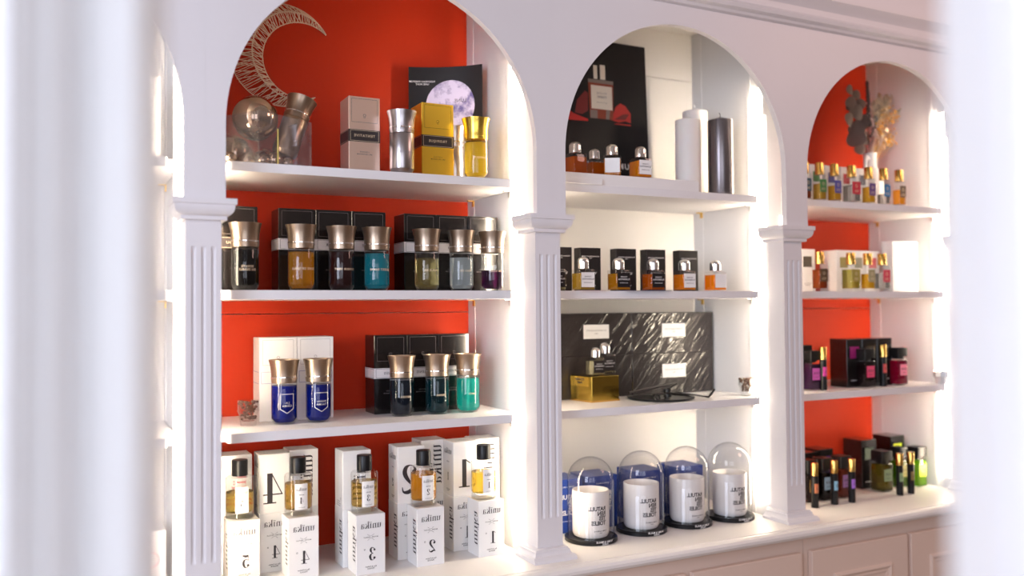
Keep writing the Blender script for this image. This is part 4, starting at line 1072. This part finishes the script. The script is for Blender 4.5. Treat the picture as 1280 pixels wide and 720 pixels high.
# middle shelf
GM3 = 'gold capped bottles on the far middle shelf'
wbox(atx(1001, .22) + .036, .22, Z2, .080, .07, .163, 'white carton with dark square behind the red-brown bottle', (.09, .07, .05))
wb = atx(1047, .22)
for i, (c, lab) in enumerate((((.30, .25, .06), 'white carton with olive square behind the yellow bottle'), ((.30, .30, .22), 'white carton with khaki square in the middle of its row'), ((.60, .08, .10), 'white carton with coral square beside the blank white box'))):
    wbox(wb + .036 + i*.079, .22, Z2, .077, .085, .163, lab, c)
gold_bottle(1024.5, .14, Z2, 'red-brown bottle with gold cap and dark label on the middle shelf', RB, (.09, .05, .02), .040, .82, GM3, cap='gold')
gold_bottle(1063.5, .14, Z2, 'wide olive yellow bottle with gold cap and olive label', GN, (.33, .27, .05), .048, .85, GM3)
gold_bottle(1084.5, .14, Z2, 'yellow bottle with gold cap and grey label', YO, (.35, .31, .16), .038, .65, GM3)
gold_bottle(1102.5, .14, Z2, 'clear bottle with gold cap and coral label', CL, (.62, .05, .09), .042, .7, GM3)
wbox(atx(1116, .19) + .075, .19, Z2, .148, .05, .203, 'blank white box glowing beside the coral labelled bottle', None, 'blank white boxes on the far middle shelf')
wbox(atx(1116, .25) + .082, .25, Z2, .110, .06, .190, 'blank white box mostly hidden behind another blank one', None, 'blank white boxes on the far middle shelf')
# black square bottles with block caps
def block_bottle(x, y, z, label, liq, labcol, w=.056, group=None, h=.147, capm='blackplastic'):
    t = thing('block_cap_bottle', label, 'perfume bottle', (x, y, z), 0, group); b = h*.70
    mesh('glass_body', lambda bm: addprism(bm, rrect(w, w, .006), [(0, .97), (.002, 1), (b-.003, 1), (b, .92)]), M['glass'], t, key=('bk', w, h))
    mesh('liquid', lambda bm: addprism(bm, rrect(w-.0025, w-.0025, .005), [(.005, 1), (b-.006, 1)]), liq, t, key=('bk', w, h))
    mesh('neck', lambda bm: addprism(bm, rrect(w*.6, w*.6, .004), [(b, 1), (b + h*.06, 1)]), M['blackplastic'], t, key=('bk', w, h))
    mesh('cap', lambda bm: addprism(bm, rrect(w*.97, w*.97, .004), [(b + h*.06, 1), (h-.004, 1), (h, .93)]), M[capm], t, key=('bk', w, h))
    l = mesh('label', lambda bm: addbox(bm, -w*.36, w*.36, -w/2-.0008, -w/2, b*.38, b*.80), lm(labcol), t, key=('bk', w, h))
    mesh('lettering', lambda bm: (put(bm, text_geo('NOIR'), onfront(0, -w/2-.0012, b*.62, .012)), put(bm, text_geo('PARFUM'), onfront(0, -w/2-.0012, b*.48, .005))), M['blackink'], l, key=('bk', w, h))
def spray(x, y, z, label, labcol, group, h=.160, r=.0128):
    t = thing('travel_spray', label, 'travel spray', (x, y, z), 0, group)
    mesh('tube', lambda bm: addlathe(bm, [(0, 0), (r*.95, 0), (r, .001), (r, h*.71), (0, h*.71)], 28), M['blackplastic'], t, key='sp')
    mesh('cap', lambda bm: addlathe(bm, [(r*.97, h*.71), (r, h*.712), (r, h-.002), (r*.92, h), (0, h)], 28), M['gold'], t, key='sp')
    def lab(bm):
        A = [[((r+.0004)*math.cos(-PI/2 + (i/8-.5)*1.7), (r+.0004)*math.sin(-PI/2 + (i/8-.5)*1.7), zz) for i in range(9)] for zz in (h*.33, h*.54)]
        addloft(bm, A, cap=False, ring=False)
    l = mesh('label', lab, lm(labcol), t, key='sp')
    mesh('lettering', lambda bm: (put(bm, text_geo('Q'), oncyl(r+.0008, h*.44, .012)), put(bm, text_geo('PARFUM'), oncyl(r+.0008, h*.12, .0045))), M['whiteink'] if sum(labcol) < .3 else M['blackink'], l, key=('sp', sum(labcol) < .3))
def bbox(x, yf, z, w, d, h, label, group, labcol=None):
    t = thing('black_box', label, 'perfume box', (x, yf + d/2, z), 0, group)
    mesh('carton', lambda bm: addbox(bm, -w/2, w/2, -d/2, d/2, 0, h, .0015), M['black'], t, key=('bx', w, d, h))
    if labcol: mesh('label', lambda bm: addbox(bm, -w*.30, w*.30, -d/2-.0008, -d/2, h*.60, h*.84), lm(labcol), t, key=('bx', w, d, h))
    mesh('lettering', lambda bm: put(bm, text_geo('EAU DE PARFUM'), onfront(0, -d/2-.0010, h*.14, .006)), M['whiteink'], t, key=('bx', w, d, h))
GS = 'black cartons on the far lowest shelf'
bx = at(1059, 470, .185).x; w3 = .082
for i, lab in enumerate(('glossy black carton nearest the dark bottle on the far lowest shelf', 'glossy black carton in the middle of three', 'glossy black carton last of three by the magenta bottle')):
    bbox(bx + w3/2 + i*(w3+.001), .185, Z3, w3, .085, .185, lab, GS, (.02, .012, .014) if i else (.28, .01, .14))
bbox(at(1016, 460, .225).x - .041, .225, Z3, .082, .085, .165, 'black carton half hidden by the pilaster behind the purple bottle', GS)
BK = lq((.03, .01, .014), (.012, .004, .006), .7); PU = lq((.16, .02, .20), (.05, .006, .07), .5); MG = lq((.45, .01, .08), (.26, .004, .04), .5)
GP = 'square bottles on the far lowest shelf'
p = at(1014, 470, .185).x; block_bottle(p, .185, Z3, 'dark purple square bottle with orchid label beside the pilaster', PU, (.52, .10, .42), .050, GP)
p = at(1081, 470, .168).x; block_bottle(p, .168, Z3, 'black square bottle with pink label in front of black cartons', BK, (.68, .05, .16), .056, GP)
p = at(1122.5, 470, .17).x; block_bottle(p, .17, Z3, 'magenta square bottle with pale pink label near the side panel', MG, (.80, .20, .32), .054, GP)
GR = 'black travel sprays on the far lowest shelf'
q = on_z(1032.5, 488, Z3); spray(q.x, q.y + .012, Z3, 'black travel spray with magenta label on the lowest shelf', (.62, .05, .34), GR)
q = on_z(1107.5, 483, Z3); spray(q.x, q.y + .012, Z3, 'black travel spray with red label on the lowest shelf', (.60, .06, .06), GR)
tumbler(1176.5, .112, Z3, 'small silvery glass at the far end of the lowest shelf', h=.052, beans=False, chrome=True)
# counter
GCB = 'black cartons on the counter'
bx = at(1007, 600, .27).x
bbox(bx + .030, .27, 0, .076, .085, .165, 'black carton with blue label strip behind the first travel spray', GCB, (.10, .20, .36))
bbox(bx + .109, .27, 0, .076, .085, .170, 'black carton with violet label strip behind the reddish bottle', GCB, (.16, .07, .38))
bbox(at(1077.5, 590, .255).x + .042, .255, 0, .083, .095, .192, 'tall dark green carton on the counter', GCB, (.015, .05, .02))
bbox(at(1113.5, 580, .275).x + .042, .275, 0, .082, .09, .192, 'dark carton with lime label behind the green bottles', GCB, (.50, .62, .03))
GQ = 'square bottles on the counter'
DK = lq((.035, .022, .018), (.014, .009, .008), .7); RD = lq((.42, .10, .05), (.20, .04, .02), .45); OL = lq((.40, .34, .05), (.20, .16, .02), .40); GRN = lq((.28, .60, .03), (.14, .36, .01), .45); LIME = lq((.45, .85, .05), (.28, .65, .02), .45)
for u, y, lq_, c, w, lab in ((1010, .19, DK, (.22, .12, .03), .052, 'black square bottle with brown label by the pilaster'), (1028.5, .195, DK, (.20, .32, .44), .056, 'black square bottle with pale blue label'), (1051.5, .195, RD, (.26, .13, .34), .056, 'reddish dark square bottle with violet label'),
                           (1102.5, .20, OL, (.20, .27, .14), .060, 'olive green square bottle with grey-green label'), (1124.5, .225, GRN, (.42, .38, .12), .050, 'green square bottle with beige label between travel sprays'), (1146.5, .20, LIME, (.62, .78, .04), .056, 'lime green square bottle with bright lime label')):
    block_bottle(at(u, 605, y).x, y, 0, lab, lq_, c, w, GQ, h=.158)
GTS = 'black travel sprays on the counter'
for u, v, c, lab in ((1022, 635, (.48, .16, .07), 'black travel spray with copper label nearest the pilaster'), (1046.5, 631, (.22, .44, .60), 'black travel spray with sky blue label'), (1068.3, 628.5, (.26, .10, .50), 'black travel spray with violet label'), (1128.3, 619.5, (.22, .32, .16), 'black travel spray with green label'), (1142.3, 617.5, (.20, .13, .03), 'black travel spray with dark brown label, last in line')):
    q = on_z(u, v, 0); spray(q.x, q.y + .012, 0, lab, c, GTS)
# ================================================================== BAY 0 (sliver seen past the first pilaster)
tag(mesh('white_box', lambda bm: addbox(bm, -.08, .08, 0, .10, 0, .225, .001), M['whitebox'], loc=(.15, .20, Z1)), 'plain white box on the top shelf of the end bay', 'box')
t = thing('white_gift_box', 'white box with pink ring logo on the counter of the end bay', 'box', (.16, .26, 0))
mesh('carton', lambda bm: addbox(bm, -.09, .09, 0, .12, 0, .15, .001), M['whitebox'], t)
mesh('lettering', lambda bm: put(bm, ringgeo(.022, .006), onfront(.055, -.001, .075, 1)), M['pinkink'], t)
# ================================================================== LIGHT
w = bpy.data.worlds.new('World'); sc.world = w; w.use_nodes = True
wn = w.node_tree; bg = wn.nodes['Background']; bg.inputs[1].default_value = .27
_tc = wn.nodes.new('ShaderNodeTexCoord'); _sx = wn.nodes.new('ShaderNodeSeparateXYZ'); _mr = wn.nodes.new('ShaderNodeMapRange'); _cr = wn.nodes.new('ShaderNodeValToRGB')
_mr.inputs['From Min'].default_value = -1
wn.links.new(_tc.outputs['Generated'], _sx.inputs[0]); wn.links.new(_sx.outputs['Z'], _mr.inputs['Value']); wn.links.new(_mr.outputs[0], _cr.inputs[0]); wn.links.new(_cr.outputs[0], bg.inputs[0])
_e = _cr.color_ramp.elements; _e[0].position = .30; _e[0].color = (.30, .20, .15, 1); _e[1].position = 1; _e[1].color = (1.0, .86, .82, 1)
_n = _e.new(.46); _n.color = (.50, .37, .31, 1); _n = _e.new(.56); _n.color = (1.0, .78, .70, 1)
def area(name, loc, target, sx, sy, col, power):
    l = bpy.data.lights.new(name, 'AREA'); l.shape = 'RECTANGLE'; l.size = sx; l.size_y = sy; l.color = col; l.energy = power
    o = bpy.data.objects.new(name, l); COL.objects.link(o); o.location = loc
    o.rotation_euler = (Vector(target) - Vector(loc)).to_track_quat('-Z', 'Y').to_euler(); return o
area('window_daylight', (-2.4, -2.7, 1.2), (.6, .1, .8), 1.6, 2.2, (.76, .83, 1.0), 116)
area('shop_window', (-.6, -4.3, 1.0), (.3, 0, .8), 2.4, 1.8, (.80, .86, 1.0), 54)
area('warm_fill', (3.6, -1.6, 2.2), (2.6, 0, .4), .8, .8, (1.0, .60, .50), 15)  # added fill that warms the far bay front and cabinets, no real fitting
# ================================================================== CAMERA
cd = bpy.data.cameras.new('camera'); cam = bpy.data.objects.new('camera', cd); COL.objects.link(cam)
fwd = ray(640, CY).normalized(); right = (ray(740, CY) - ray(540, CY)).normalized(); up = right.cross(fwd)
cam.matrix_world = Matrix(((right.x, up.x, -fwd.x, CAM.x), (right.y, up.y, -fwd.y, CAM.y), (right.z, up.z, -fwd.z, CAM.z), (0, 0, 0, 1)))
cd.sensor_width = 36; cd.lens = F*36/1280; cd.shift_y = (CY-360)/1280; cd.clip_start = .05
cd.dof.use_dof = True; cd.dof.focus_distance = 2.6; cd.dof.aperture_fstop = 1.18
sc.camera = cam
sc.view_settings.view_transform = 'Standard'; sc.view_settings.look = 'None'; sc.view_settings.gamma = 1; sc.view_settings.use_curve_mapping = False
sc.view_settings.exposure = 0
sc.cycles.transparent_max_bounces = 24; sc.cycles.max_bounces = 10
